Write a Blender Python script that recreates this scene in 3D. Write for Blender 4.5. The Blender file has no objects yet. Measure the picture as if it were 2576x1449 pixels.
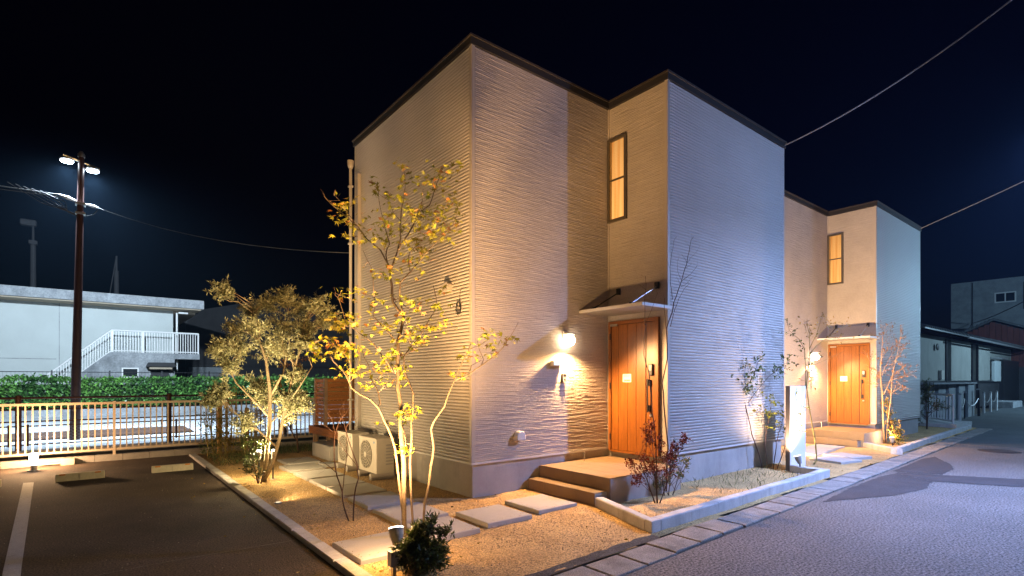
import bpy, bmesh, math, random
import numpy as np
from mathutils import Vector, Matrix

random.seed(7)
rng = np.random.default_rng(7)
SC = bpy.context.scene
COL = SC.collection
R = math.radians

# ------------------------------------------------------------------ camera
cam = bpy.data.cameras.new('camera')
cam.sensor_width = 36.0
cam.lens = 36.0 * 1329.0 / 2576.0
cam.shift_y = (955.0 - 724.5) / 2576.0
cam.clip_start = 0.05
cam.clip_end = 2000.0
cam_o = bpy.data.objects.new('camera', cam)
COL.objects.link(cam_o)
cam_o.location = (0, 0, 1.6)
cam_o.rotation_euler = (R(90), 0, -math.atan2(1063, 1329))
SC.camera = cam_o

# ------------------------------------------------------------------ night sky
wd = bpy.data.worlds.new('World')
SC.world = wd
wd.use_nodes = True
wn = wd.node_tree.nodes
wl = wd.node_tree.links
wn.clear()
sky = wn.new('ShaderNodeTexSky')
sky.sky_type = 'NISHITA'
sky.sun_disc = False
sky.sun_elevation = R(-4.2)
sky.sun_rotation = R(95)
sky.air_density = 1.6
sky.dust_density = 0.0
sky.ozone_density = 9.0
bg = wn.new('ShaderNodeBackground')
bg.inputs['Strength'].default_value = 0.15
wo = wn.new('ShaderNodeOutputWorld')
wl.new(sky.outputs[0], bg.inputs['Color'])
wl.new(bg.outputs[0], wo.inputs['Surface'])

SC.view_settings.view_transform = 'Standard'
SC.view_settings.look = 'None'
SC.view_settings.exposure = 0.18
SC.view_settings.gamma = 1.0
SC.view_settings.use_curve_mapping = False
SC.cycles.use_denoising = True
SC.cycles.max_bounces = 6
SC.cycles.diffuse_bounces = 4
SC.cycles.glossy_bounces = 2
SC.cycles.transmission_bounces = 3
SC.cycles.sample_clamp_indirect = 6.0
SC.cycles.use_light_tree = True

WARM = (1.0, 0.56, 0.22)
WARM2 = (1.0, 0.62, 0.28)
BLUE = (0.31, 0.46, 1.0)

# ------------------------------------------------------------------ materials
MATS = {}
def M(name, col, rough=0.75, var=0.15, vscale=3.0, fine=0.0, fscale=120.0, bump=0.0, bscale=60.0,
      metal=0.0, spec=0.4, trans=0.0, island=0.0, col2=None, emit=None, stretch=None, stain=None):
    if name in MATS: return MATS[name]
    m = bpy.data.materials.new(name); m.use_nodes = True
    N = m.node_tree.nodes; L = m.node_tree.links
    N.clear()
    out = N.new('ShaderNodeOutputMaterial')
    p = N.new('ShaderNodeBsdfPrincipled')
    p.inputs['Roughness'].default_value = rough
    p.inputs['Metallic'].default_value = metal
    p.inputs['Specular IOR Level'].default_value = spec
    tc = N.new('ShaderNodeTexCoord')
    vec = tc.outputs['Object']
    if stretch:
        mp = N.new('ShaderNodeMapping'); mp.inputs['Scale'].default_value = stretch
        L.new(vec, mp.inputs['Vector']); vec = mp.outputs[0]
    c2 = col2 or tuple(min(1, c * 1.0) for c in col)
    cur = None
    ns = N.new('ShaderNodeTexNoise'); ns.inputs['Scale'].default_value = vscale
    ns.inputs['Detail'].default_value = 6; ns.inputs['Roughness'].default_value = 0.62
    L.new(vec, ns.inputs['Vector'])
    rp = N.new('ShaderNodeValToRGB')
    a = tuple(max(0, c * (1 - var)) for c in col) + (1,)
    b = tuple(min(1, c * (1 + var)) for c in c2) + (1,)
    rp.color_ramp.elements[0].position = 0.32; rp.color_ramp.elements[0].color = a
    rp.color_ramp.elements[1].position = 0.68; rp.color_ramp.elements[1].color = b
    L.new(ns.outputs['Fac'], rp.inputs['Fac'])
    cur = rp.outputs['Color']
    if fine > 0:
        nf = N.new('ShaderNodeTexNoise'); nf.inputs['Scale'].default_value = fscale
        nf.inputs['Detail'].default_value = 3; nf.inputs['Roughness'].default_value = 0.7
        L.new(vec, nf.inputs['Vector'])
        rf = N.new('ShaderNodeMapRange'); rf.inputs['From Min'].default_value = 0.39; rf.inputs['From Max'].default_value = 0.61
        rf.inputs['To Min'].default_value = 1 - fine; rf.inputs['To Max'].default_value = 1 + fine
        L.new(nf.outputs['Fac'], rf.inputs['Value'])
        mx = N.new('ShaderNodeMix'); mx.data_type = 'RGBA'; mx.blend_type = 'MULTIPLY'
        mx.inputs['Factor'].default_value = 1.0
        L.new(cur, mx.inputs['A']); L.new(rf.outputs[0], mx.inputs['B'])
        cur = mx.outputs['Result']
    if stain:
        nw = N.new('ShaderNodeTexNoise'); nw.inputs['Scale'].default_value = stain[1]
        nw.inputs['Detail'].default_value = 8; nw.inputs['Roughness'].default_value = 0.7
        if len(stain) > 3:
            mq = N.new('ShaderNodeMapping'); mq.inputs['Scale'].default_value = stain[3]
            L.new(tc.outputs['Object'], mq.inputs['Vector']); L.new(mq.outputs[0], nw.inputs['Vector'])
        else:
            L.new(vec, nw.inputs['Vector'])
        rs = N.new('ShaderNodeMapRange'); rs.inputs['From Min'].default_value = 0.5; rs.inputs['From Max'].default_value = 0.72
        rs.inputs['To Min'].default_value = 0.0; rs.inputs['To Max'].default_value = stain[2]
        L.new(nw.outputs['Fac'], rs.inputs['Value'])
        mx = N.new('ShaderNodeMix'); mx.data_type = 'RGBA'
        L.new(rs.outputs[0], mx.inputs['Factor']); L.new(cur, mx.inputs['A'])
        mx.inputs['B'].default_value = tuple(stain[0]) + (1,)
        cur = mx.outputs['Result']
    if island > 0:
        ge = N.new('ShaderNodeNewGeometry')
        ri = N.new('ShaderNodeMapRange'); ri.inputs['To Min'].default_value = 1 - island; ri.inputs['To Max'].default_value = 1 + island
        L.new(ge.outputs['Random Per Island'], ri.inputs['Value'])
        mx = N.new('ShaderNodeMix'); mx.data_type = 'RGBA'; mx.blend_type = 'MULTIPLY'
        mx.inputs['Factor'].default_value = 1.0
        L.new(cur, mx.inputs['A']); L.new(ri.outputs[0], mx.inputs['B'])
        cur = mx.outputs['Result']
    L.new(cur, p.inputs['Base Color'])
    if bump > 0:
        nb = N.new('ShaderNodeTexNoise'); nb.inputs['Scale'].default_value = bscale
        nb.inputs['Detail'].default_value = 5; nb.inputs['Roughness'].default_value = 0.65
        L.new(vec, nb.inputs['Vector'])
        bp = N.new('ShaderNodeBump'); bp.inputs['Strength'].default_value = min(1.0, bump); bp.inputs['Distance'].default_value = 0.012
        L.new(nb.outputs['Fac'], bp.inputs['Height']); L.new(bp.outputs[0], p.inputs['Normal'])
    if emit:
        p.inputs['Emission Color'].default_value = tuple(emit[0]) + (1,)
        p.inputs['Emission Strength'].default_value = emit[1]
    sh = p.outputs[0]
    if trans > 0:
        tr = N.new('ShaderNodeBsdfTranslucent'); L.new(cur, tr.inputs['Color'])
        ms = N.new('ShaderNodeMixShader'); ms.inputs['Fac'].default_value = trans
        L.new(sh, ms.inputs[1]); L.new(tr.outputs[0], ms.inputs[2]); sh = ms.outputs[0]
    L.new(sh, out.inputs['Surface'])
    MATS[name] = m
    return m

def EM(name, col, strength):
    if name in MATS: return MATS[name]
    m = bpy.data.materials.new(name); m.use_nodes = True
    N = m.node_tree.nodes; N.clear()
    o = N.new('ShaderNodeOutputMaterial'); e = N.new('ShaderNodeEmission')
    e.inputs['Color'].default_value = tuple(col) + (1,); e.inputs['Strength'].default_value = strength
    m.node_tree.links.new(e.outputs[0], o.inputs['Surface'])
    MATS[name] = m
    return m

m_siding = M('metal_siding', (0.42, 0.385, 0.35), 0.42, 0.04, 1.2, spec=0.45)
m_trim = M('metal_trim', (0.42, 0.38, 0.34), 0.4, 0.04, 2.0)
m_stone = M('split_stone_siding', (0.42, 0.375, 0.33), 0.85, 0.08, 2.0, fine=0.08, fscale=60, bump=0.25, bscale=90)
m_found = M('foundation_mortar', (0.40, 0.38, 0.36), 0.9, 0.14, 1.6, fine=0.06, bump=0.15, bscale=40, stain=((0.2, 0.19, 0.18), 2.2, 0.5, (1, 1, 0.25)))
m_roof = M('dark_roof_metal', (0.030, 0.028, 0.028), 0.45, 0.1)
m_drip = M('pale_flashing', (0.62, 0.6, 0.57), 0.4, 0.04)
m_black = M('black_metal', (0.02, 0.02, 0.022), 0.4, 0.1)
m_bronze = M('dark_bronze_frame', (0.09, 0.075, 0.055), 0.4, 0.08)
m_white = M('white_paint', (0.78, 0.77, 0.75), 0.45, 0.04)
m_asphalt = M('parking_asphalt', (0.068, 0.048, 0.036), 0.88, 0.35, 0.9, fine=0.75, fscale=60, bump=0.9, bscale=70, stain=((0.022, 0.018, 0.016), 1.3, 0.55))
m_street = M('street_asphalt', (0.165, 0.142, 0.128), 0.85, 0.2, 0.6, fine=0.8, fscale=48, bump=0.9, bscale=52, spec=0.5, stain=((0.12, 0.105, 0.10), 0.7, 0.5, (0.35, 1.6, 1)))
m_streetfar = M('far_street_asphalt', (0.085, 0.095, 0.10), 0.85, 0.2, 0.7, fine=0.5, fscale=70, bump=0.5, bscale=80)  # far stretch of street, darker and bluer in tone
m_patch = M('asphalt_patch', (0.062, 0.054, 0.056), 0.9, 0.16, 2.5, fine=0.35, fscale=140, bump=0.4, bscale=150)
m_road2 = M('side_road_asphalt', (0.40, 0.42, 0.44), 0.9, 0.12, 0.5, fine=0.2, fscale=40)
m_gravel = M('decomposed_granite', (0.50, 0.31, 0.125), 0.95, 0.16, 1.7, fine=0.5, fscale=66, bump=1.0, bscale=66, col2=(0.57, 0.385, 0.17))
m_pebble = M('granite_grit', (0.45, 0.33, 0.2), 0.9, 0.2, 9.0, island=0.6)
m_soil = M('soil', (0.07, 0.055, 0.04), 0.95, 0.3, 1.0, fine=0.3, bump=0.6)
m_slab = M('concrete_slab', (0.44, 0.42, 0.40), 0.85, 0.07, 2.6, fine=0.07, fscale=200, bump=0.12, bscale=120, stain=((0.30, 0.28, 0.25), 3.5, 0.35))
m_kerb = M('concrete_kerb', (0.56, 0.545, 0.53), 0.88, 0.12, 4.0, fine=0.12, fscale=160, bump=0.2, bscale=100, stain=((0.22, 0.21, 0.2), 3.0, 0.5, (2, 2, 0.6)))
m_gutter = M('gutter_concrete', (0.30, 0.27, 0.24), 0.92, 0.22, 4.0, fine=0.5, fscale=110, bump=0.7, bscale=110, stain=((0.09, 0.085, 0.08), 2.5, 0.6))
m_rough = M('rough_verge', (0.085, 0.078, 0.072), 0.95, 0.3, 6.0, fine=0.6, fscale=90, bump=1.0, bscale=90)
m_tile = M('porch_tile', (0.24, 0.165, 0.092), 0.6, 0.05, 3.0, fine=0.08, fscale=260, stain=((0.30, 0.25, 0.2), 3.0, 0.25))
m_grout = M('tile_grout', (0.20, 0.17, 0.14), 0.9, 0.05)
m_door = M('door_wood', (0.24, 0.082, 0.012), 0.38, 0.25, 5.0, fine=0.14, fscale=40, stretch=(6, 6, 0.35), spec=0.45)
m_doorframe = M('door_frame', (0.24, 0.082, 0.013), 0.4, 0.1, 3.0)
m_deck = M('deck_board', (0.50, 0.185, 0.045), 0.6, 0.25, 4.0, fine=0.15, fscale=40, stretch=(0.6, 0.6, 8))
m_deckpost = M('deck_post', (0.42, 0.26, 0.16), 0.6, 0.12, 5.0)
m_beige = M('beige_aluminium', (0.62, 0.50, 0.37), 0.4, 0.04)
m_brown = M('brown_steel', (0.075, 0.026, 0.016), 0.5, 0.15)
m_mast = M('mast_brown', (0.05, 0.018, 0.014), 0.45, 0.1, spec=0.6)
m_block = M('concrete_block', (0.36, 0.33, 0.30), 0.9, 0.1, 5.0, fine=0.12, bump=0.3, bscale=90)
m_ac = M('ac_casing', (0.46, 0.43, 0.37), 0.5, 0.05, 3.0)
m_acdark = M('ac_fan_shadow', (0.12, 0.11, 0.09), 0.7, 0.1)
m_stop = M('wheel_stop_concrete', (0.55, 0.51, 0.40), 0.85, 0.12, 7.0, fine=0.1, stain=((0.3, 0.26, 0.2), 6.0, 0.4))
m_reflector = M('orange_reflector', (0.55, 0.20, 0.02), 0.3, 0.05)
m_line = M('road_paint', (0.62, 0.62, 0.60), 0.8, 0.08, 5.0, fine=0.16, fscale=120, bump=0.3, bscale=140, stain=((0.25, 0.24, 0.23), 5.0, 0.5))
m_wire = M('wire_black', (0.05, 0.05, 0.05), 0.5, 0.05)
m_wirel = M('wire_grey', (0.28, 0.28, 0.28), 0.5, 0.05)
m_wallfar = M('painted_wall', (0.50, 0.53, 0.51), 0.9, 0.05, 0.7, stain=((0.45, 0.47, 0.46), 0.8, 0.25))
m_concfar = M('weathered_concrete', (0.30, 0.31, 0.32), 0.9, 0.2, 2.0, fine=0.15, fscale=14, stain=((0.12, 0.13, 0.14), 1.6, 0.75, (1, 1, 0.35)))
m_soffit = M('soffit_board', (0.42, 0.34, 0.25), 0.9, 0.05)
m_dark = M('dark_cladding', (0.035, 0.034, 0.036), 0.8, 0.2, 1.0)
m_glassd = M('dark_glass', (0.02, 0.025, 0.03), 0.08, 0.05, spec=0.6)
m_bark = M('pale_bark', (0.11, 0.08, 0.052), 0.85, 0.25, 14.0, fine=0.2, fscale=60, bump=0.4, bscale=60)
m_bark2 = M('olive_bark', (0.22, 0.17, 0.10), 0.9, 0.25, 12.0, fine=0.25, fscale=60, bump=0.4, bscale=50)
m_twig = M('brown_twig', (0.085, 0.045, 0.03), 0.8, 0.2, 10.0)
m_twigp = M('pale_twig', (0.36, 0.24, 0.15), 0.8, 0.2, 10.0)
m_lyel = M('yellow_leaf', (0.27, 0.205, 0.012), 0.6, 0.35, 2.5, col2=(0.20, 0.235, 0.015), trans=0.45, island=0.35)
m_lolive = M('olive_leaf', (0.19, 0.20, 0.095), 0.45, 0.3, 2.0, col2=(0.30, 0.30, 0.17), trans=0.35, island=0.45)
m_lgreen = M('green_leaf', (0.055, 0.10, 0.02), 0.45, 0.3, 3.0, col2=(0.10, 0.13, 0.02), trans=0.25, island=0.45)
m_ldark = M('dark_leaf', (0.035, 0.065, 0.02), 0.4, 0.3, 3.0, col2=(0.06, 0.075, 0.02), trans=0.15, island=0.5)
m_lhedge = M('hedge_leaf', (0.07, 0.21, 0.055), 0.35, 0.4, 1.1, col2=(0.14, 0.30, 0.06), trans=0.15, island=0.6, spec=0.6)
m_lred = M('red_leaf', (0.16, 0.022, 0.012), 0.5, 0.3, 6.0, col2=(0.20, 0.04, 0.012), trans=0.25, island=0.5)
m_lorange = M('orange_leaf', (0.34, 0.15, 0.035), 0.6, 0.25, 6.0, trans=0.3, island=0.35)
m_lgold = M('golden_leaf', (0.30, 0.20, 0.03), 0.55, 0.25, 6.0, trans=0.3, island=0.4)
m_grass = M('grass_blade', (0.09, 0.11, 0.03), 0.6, 0.3, 4.0, trans=0.25, island=0.5)
m_bamboo = M('bamboo_cane', (0.26, 0.20, 0.06), 0.5, 0.2, 8.0)
m_log = M('round_log', (0.42, 0.25, 0.09), 0.7, 0.15, 6.0)
m_steel = M('galvanised_steel', (0.5, 0.5, 0.5), 0.35, 0.1, metal=0.8)
m_pole = M('pole_concrete', (0.16, 0.16, 0.16), 0.85, 0.1)
m_sign = M('sign_board', (0.80, 0.79, 0.77), 0.6, 0.02)
m_signside = M('sign_side', (0.16, 0.13, 0.11), 0.6, 0.1)
m_darkwall = M('render_wall', (0.26, 0.26, 0.23), 0.9, 0.1, 1.0, stain=((0.17, 0.17, 0.15), 1.2, 0.5, (1, 1, 0.3)))
m_greywall = M('grey_block_wall', (0.30, 0.32, 0.33), 0.9, 0.15, 1.4, fine=0.1, fscale=20, stain=((0.16, 0.17, 0.18), 1.0, 0.6))
m_canopy = None
m_tileroof = M('clay_roof_tile', (0.075, 0.08, 0.085), 0.35, 0.2, 2.0, spec=0.6)
m_redwood = M('red_brown_boards', (0.10, 0.028, 0.022), 0.85, 0.35, 2.0, island=0.4, stretch=(3, 3, 0.4))
m_blue = M('blue_mark', (0.05, 0.22, 0.45), 0.5, 0.02)
m_paper = M('paper', (0.75, 0.72, 0.66), 0.8, 0.02)
m_ink = M('ink', (0.12, 0.10, 0.09), 0.8, 0.02)
m_grey = M('grey_plastic', (0.30, 0.29, 0.28), 0.45, 0.05)
m_iron = M('cast_iron', (0.055, 0.045, 0.045), 0.6, 0.2, 20.0, bump=0.5, bscale=40)

# ------------------------------------------------------------------ mesh helpers
class MB:
    def __init__(s): s.v = []; s.f = []; s.smooth = False
    def add(s, vs, fs):
        o = len(s.v); s.v += [tuple(p) for p in vs]; s.f += [tuple(i + o for i in f) for f in fs]; return s
    def box(s, a, b):
        x0, y0, z0 = a; x1, y1, z1 = b
        return s.add([(x0,y0,z0),(x1,y0,z0),(x1,y1,z0),(x0,y1,z0),(x0,y0,z1),(x1,y0,z1),(x1,y1,z1),(x0,y1,z1)],
              [(0,3,2,1),(4,5,6,7),(0,1,5,4),(1,2,6,5),(2,3,7,6),(3,0,4,7)])
    def bbox(s, a, b, c=0.006):
        # box with chamfered top edges
        x0, y0, z0 = a; x1, y1, z1 = b
        return s.add([(x0,y0,z0),(x1,y0,z0),(x1,y1,z0),(x0,y1,z0),
               (x0,y0,z1-c),(x1,y0,z1-c),(x1,y1,z1-c),(x0,y1,z1-c),
               (x0+c,y0+c,z1),(x1-c,y0+c,z1),(x1-c,y1-c,z1),(x0+c,y1-c,z1)],
              [(0,3,2,1),(0,1,5,4),(1,2,6,5),(2,3,7,6),(3,0,4,7),(4,5,9,8),(5,6,10,9),(6,7,11,10),(7,4,8,11),(8,9,10,11)])
    def prism(s, poly, z0, z1):
        n = len(poly)
        vs = [(x, y, z0) for x, y in poly] + [(x, y, z1) for x, y in poly]
        return s.add(vs, [tuple(range(n))[::-1], tuple(range(n, 2*n))] + [(i, (i+1) % n, n + (i+1) % n, n + i) for i in range(n)])
    def prism_y(s, poly, y0, y1):   # poly in (x,z)
        n = len(poly)
        vs = [(x, y0, z) for x, z in poly] + [(x, y1, z) for x, z in poly]
        return s.add(vs, [tuple(range(n)), tuple(range(n, 2*n))[::-1]] + [(i, n + i, n + (i+1) % n, (i+1) % n) for i in range(n)])
    def prism_x(s, poly, x0, x1):   # poly in (y,z)
        n = len(poly)
        vs = [(x0, y, z) for y, z in poly] + [(x1, y, z) for y, z in poly]
        return s.add(vs, [tuple(range(n))[::-1], tuple(range(n, 2*n))] + [(i, (i+1) % n, n + (i+1) % n, n + i) for i in range(n)])
    def tube(s, pts, rad, n=6, cap=True):
        pts = [Vector(p[:3]) for p in pts]
        if not hasattr(rad, '__len__'): rad = [rad] * len(pts)
        base = len(s.v); prev = None; N = len(pts)
        for i, p in enumerate(pts):
            t = (pts[min(i+1, N-1)] - pts[max(i-1, 0)])
            t = t.normalized() if t.length > 1e-9 else Vector((0, 0, 1))
            if prev is None:
                u = t.orthogonal().normalized()
            else:
                u = (prev - t * prev.dot(t)); u = u.normalized() if u.length > 1e-6 else t.orthogonal().normalized()
            prev = u; w = t.cross(u)
            for k in range(n):
                a = 2 * math.pi * k / n
                s.v.append(tuple(p + (u * math.cos(a) + w * math.sin(a)) * rad[i]))
        for i in range(N - 1):
            for k in range(n):
                s.f.append((base+i*n+k, base+i*n+(k+1) % n, base+(i+1)*n+(k+1) % n, base+(i+1)*n+k))
        if cap:
            s.f.append(tuple(base + k for k in range(n))[::-1]); s.f.append(tuple(base + (N-1)*n + k for k in range(n)))
        return s
    def lathe(s, c, prof, n=20, axis='z'):
        base = len(s.v); K = len(prof)
        for r, h in prof:
            for k in range(n):
                a = 2 * math.pi * k / n
                if axis == 'z': s.v.append((c[0] + r*math.cos(a), c[1] + r*math.sin(a), c[2] + h))
                elif axis == 'y': s.v.append((c[0] + r*math.cos(a), c[1] - h, c[2] + r*math.sin(a)))
                else: s.v.append((c[0] - h, c[1] - r*math.cos(a), c[2] + r*math.sin(a)))
        for i in range(K - 1):
            for k in range(n):
                s.f.append((base+i*n+k, base+i*n+(k+1) % n, base+(i+1)*n+(k+1) % n, base+(i+1)*n+k))
        s.f.append(tuple(base + k for k in range(n))[::-1]); s.f.append(tuple(base + (K-1)*n + k for k in range(n)))
        return s
    def build(s, name, mat, parent=None, smooth=False, bevel=0.0, loc=None):
        org = root_loc(parent) if parent is not None else Vector(loc or base_of(s.v))
        me = bpy.data.meshes.new(name)
        me.from_pydata([tuple(Vector(p) - org) for p in s.v], [], s.f)
        return finish(name, me, mat, parent, smooth, bevel, org)

def base_of(vs):
    a = np.array(vs); return (float((a[:,0].min()+a[:,0].max())/2), float((a[:,1].min()+a[:,1].max())/2), float(a[:,2].min()))
def root_loc(o):
    while o.parent is not None: o = o.parent
    return Vector(o.location)
def finish(name, me, mat, parent, smooth, bevel, org):
    if mat is not None: me.materials.append(mat)
    me.update()
    if smooth:
        me.polygons.foreach_set('use_smooth', [True] * len(me.polygons))
    o = bpy.data.objects.new(name, me); COL.objects.link(o)
    if parent is not None: o.parent = parent
    else: o.location = org
    if bevel > 0:
        b = o.modifiers.new('bevel', 'BEVEL'); b.width = bevel; b.segments = 2; b.limit_method = 'ANGLE'
    return o
def npmesh(name, V, Q, mat, parent=None, smooth=False, loc=None):
    """V (n,3) float array, Q (m,k) int array of faces with k corners"""
    org = root_loc(parent) if parent is not None else Vector(loc if loc is not None else base_of(V))
    me = bpy.data.meshes.new(name)
    V = (np.asarray(V) - np.array(org)).astype(np.float32)
    Q = np.asarray(Q, dtype=np.int32); k = Q.shape[1]
    me.vertices.add(len(V)); me.vertices.foreach_set('co', V.ravel())
    me.loops.add(Q.size); me.loops.foreach_set('vertex_index', Q.ravel())
    me.polygons.add(len(Q)); me.polygons.foreach_set('loop_start', np.arange(0, Q.size, k, dtype=np.int32))
    me.update(calc_edges=True)
    return finish(name, me, mat, parent, smooth, 0, org)

def tag(o, label=None, cat=None, group=None, kind=None):
    if label: o['label'] = label
    if cat: o['category'] = cat
    if group: o['group'] = group
    if kind: o['kind'] = kind
    return o
def thing(name, label, cat, loc, group=None):
    o = bpy.data.objects.new(name, None); o.empty_display_size = 0.1
    COL.objects.link(o); o.location = loc
    return tag(o, label, cat, group)
def copy_tree(o, parent=None):
    c = o.copy(); COL.objects.link(c); c.parent = parent
    for ch in [x for x in o.children]: copy_tree(ch, c)
    return c
def lamp(name, kind, loc, energy, col, parent=None, target=None, size=0.05, spot=R(90), blend=0.6):
    l = bpy.data.lights.new(name, kind); l.energy = energy; l.color = col
    l.shadow_soft_size = size
    if kind == 'SPOT': l.spot_size = spot; l.spot_blend = blend
    o = bpy.data.objects.new(name, l); COL.objects.link(o)
    loc = Vector(loc)
    if target is not None:
        o.rotation_euler = (Vector(target) - loc).to_track_quat('-Z', 'Y').to_euler()
    if parent is not None:
        o.parent = parent; loc = loc - root_loc(parent)
    o.location = loc
    return o
def sheet(name, poly, z, mat, kind='structure', label=None, parent=None):
    b = MB(); n = len(poly)
    b.add([(x, y, z) for x, y in poly], [tuple(range(n))])
    o = b.build(name, mat, parent)
    if kind and parent is None: o['kind'] = kind
    if label: o['label'] = label
    return o
def vnoise(x, y, seed=0):
    xi = np.floor(x).astype(np.int64); yi = np.floor(y).astype(np.int64)
    xf = x - xi; yf = y - yi
    def hsh(a, b):
        n = (a * 374761393 + b * 668265263 + seed * 982451653) & 0x7fffffff
        n = ((n ^ (n >> 13)) * 1274126177) & 0x7fffffff
        return ((n ^ (n >> 16)) & 0xffff) / 65535.0
    u = xf*xf*(3-2*xf); v = yf*yf*(3-2*yf)
    return (hsh(xi, yi)*(1-u) + hsh(xi+1, yi)*u)*(1-v) + (hsh(xi, yi+1)*(1-u) + hsh(xi+1, yi+1)*u)*v

# ================================================================== SETTING
def gy(x): return 2.80 + 0.042 * (x - 3.4)          # street side edge of the gutter
ground = sheet('ground', [(-250, -250), (250, -250), (250, 250), (-250, 250)], -0.06, m_soil)

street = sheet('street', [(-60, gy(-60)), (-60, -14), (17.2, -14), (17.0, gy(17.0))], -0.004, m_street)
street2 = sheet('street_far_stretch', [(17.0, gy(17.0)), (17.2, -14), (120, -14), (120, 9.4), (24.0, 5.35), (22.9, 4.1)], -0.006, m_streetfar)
def decal(name, poly, z, mat, label, parent=street):
    pp = []
    for (ax, ay), (bx, by) in zip(poly, poly[1:]+poly[:1]):
        n = max(1, int(math.hypot(bx-ax, by-ay)/.06))
        for i in range(n): pp.append((ax+(bx-ax)*i/n+random.gauss(0, .008), ay+(by-ay)*i/n+random.gauss(0, .008)))
    poly = pp
    o = sheet(name, poly, z, mat, None, label, parent); return o
decal('asphalt_patch', [(7.5, 2.86), (8.1, 2.63), (8.67, 2.40), (9.6, 2.26), (10.35, 2.36), (10.75, 2.95), (10.2, 3.02), (8.8, 2.98)], 0.000, m_patch, 'dark purple-grey asphalt patch beside the gutter')
decal('asphalt_patch', [(10.95, 3.05), (11.2, 2.42), (12.1, 2.45), (12.72, 2.62), (13.7, 3.08), (13.2, 3.16)], 0.000, m_patch, 'dark asphalt patch nearer the second house')
decal('trench_strip', [(10.35, 2.36), (10.85, 1.37), (11.7, -6), (12.7, -6), (11.7, 1.5), (11.15, 2.42), (10.9, 2.97), (10.75, 2.95)], 0.002, m_patch, 'smooth trench strip crossing the street')
# manhole
mh = thing('manhole_cover', 'round dark iron manhole cover in the street beyond the asphalt patches', 'manhole', (15.9, 2.42, 0))
MB().lathe((15.9, 2.42, -0.004), [(0.37, 0), (0.37, 0.006), (0.33, 0.008)], 28).build('frame_ring', m_patch, mh)
MB().lathe((15.9, 2.42, 0.003), [(0.31, 0), (0.31, 0.010), (0.30, 0.012)], 28).build('lid', m_iron, mh)

parking = sheet('parking_asphalt', [(-40, 3.0), (1.63, 3.0), (1.63, 13.08), (-40, 13.08)], 0.0, m_asphalt)
crack = MB(); px, py = -0.6, 5.50
pts = []
while px < 1.6:
    pts.append((px, 5.485 + 0.02*math.sin(px*3.1) + random.uniform(-.006, .006), 0.0035)); px += 0.07
for i in range(len(pts)-1):
    a, b = pts[i], pts[i+1]; w = random.uniform(.002, .006)
    crack.add([(a[0], a[1]-w, .0035), (b[0], b[1]-w, .0035), (b[0], b[1]+w, .0035), (a[0], a[1]+w, .0035)], [(0,1,2,3)])
crack.build('asphalt_joint', M('joint_sand', (0.17, 0.16, 0.15), 0.9, 0.3, 9), parking)
MB().add([(-0.80, 11.10, .004), (-0.565, 5.93+.2, .004), (-0.40, 3.2, .004), (-0.29, 3.2, .004), (-0.452, 6.13, .004), (-0.675, 11.06, .004)],
         [(0,1,4,5), (1,2,3,4)]).build('bay_line', m_line, parking)

# gutter of concrete blocks
gut = sheet('gutter', [(-6, gy(-6)), (24, gy(24)), (24, gy(24)+.40), (-6, gy(-6)+.40)], -0.010, m_rough)
x = -1.2; k = 0
while x < 22.5:
    L = 0.452; x2 = x + L - random.uniform(.012, .028)
    jit = random.uniform(-.012, .012); zt = 0.012 + random.uniform(-.005, .006)
    y0a, y0b = gy(x) + .02 + jit, gy(x2) + .02 + jit + random.uniform(-.008, .008)
    b = MB(); w = .345
    q = [(x, y0a), (x2, y0b), (x2 + random.uniform(-.006,.006), y0b + w), (x, y0a + w)]
    c = .008
    q2 = [(q[0][0]+c, q[0][1]+c), (q[1][0]-c, q[1][1]+c), (q[2][0]-c, q[2][1]-c), (q[3][0]+c, q[3][1]-c)]
    b.add([(p[0], p[1], -.008) for p in q] + [(p[0], p[1], zt-c) for p in q] + [(p[0], p[1], zt) for p in q2],
          [(0,1,5,4),(1,2,6,5),(2,3,7,6),(3,0,4,7),(4,5,9,8),(5,6,10,9),(6,7,11,10),(7,4,8,11),(8,9,10,11)])
    b.build('gutter_block', m_gutter, gut)
    x += L; k += 1
# rough asphalt verge strip between gutter and gravel
vb = MB(); n = 60; vs = []
for i in range(n+1):
    x = -1.0 + i*(5.48/n); vs.append((x, gy(x)+.37, .014))
for i in range(n+1):
    x = -1.0 + i*(5.48/n); vs.append((x, gy(x)+.37+.115+random.uniform(-.018, .018), .022))
vb.add(vs, [(i, i+1, n+2+i, n+1+i) for i in range(n)])
vb.build('rough_verge', m_rough)['kind'] = 'structure'

# garden of decomposed granite
xs = np.arange(1.70, 23.2, 0.07); ys = np.arange(2.9, 13.12, 0.07)
GX, GY = np.meshgrid(xs, ys, indexing='ij')
GZ = 0.004 + 0.018*(vnoise(GX*1.3, GY*1.3, 1)-.4) + 0.012*(vnoise(GX*5, GY*5, 2)-.5) + 0.008*(vnoise(GX*13, GY*13, 3)-.5)
nx, ny = GX.shape
idx = np.arange(nx*ny).reshape(nx, ny)
Q = np.stack([idx[:-1,:-1], idx[1:,:-1], idx[1:,1:], idx[:-1,1:]], -1)
cxm = (GX[:-1,:-1]+.035); cym = (GY[:-1,:-1]+.035)
mask = (cym > 2.80+.042*(cxm-3.4)+.385) & ((cxm < 10.6) | (cym < 7.5)) & (cxm < 22.9)
garden = npmesh('garden_ground', np.stack([GX, GY, GZ], -1).reshape(-1,3), Q[mask], m_gravel, smooth=True)
garden['kind'] = 'structure'; garden['label'] = 'sandy decomposed granite ground around the houses'

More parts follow.
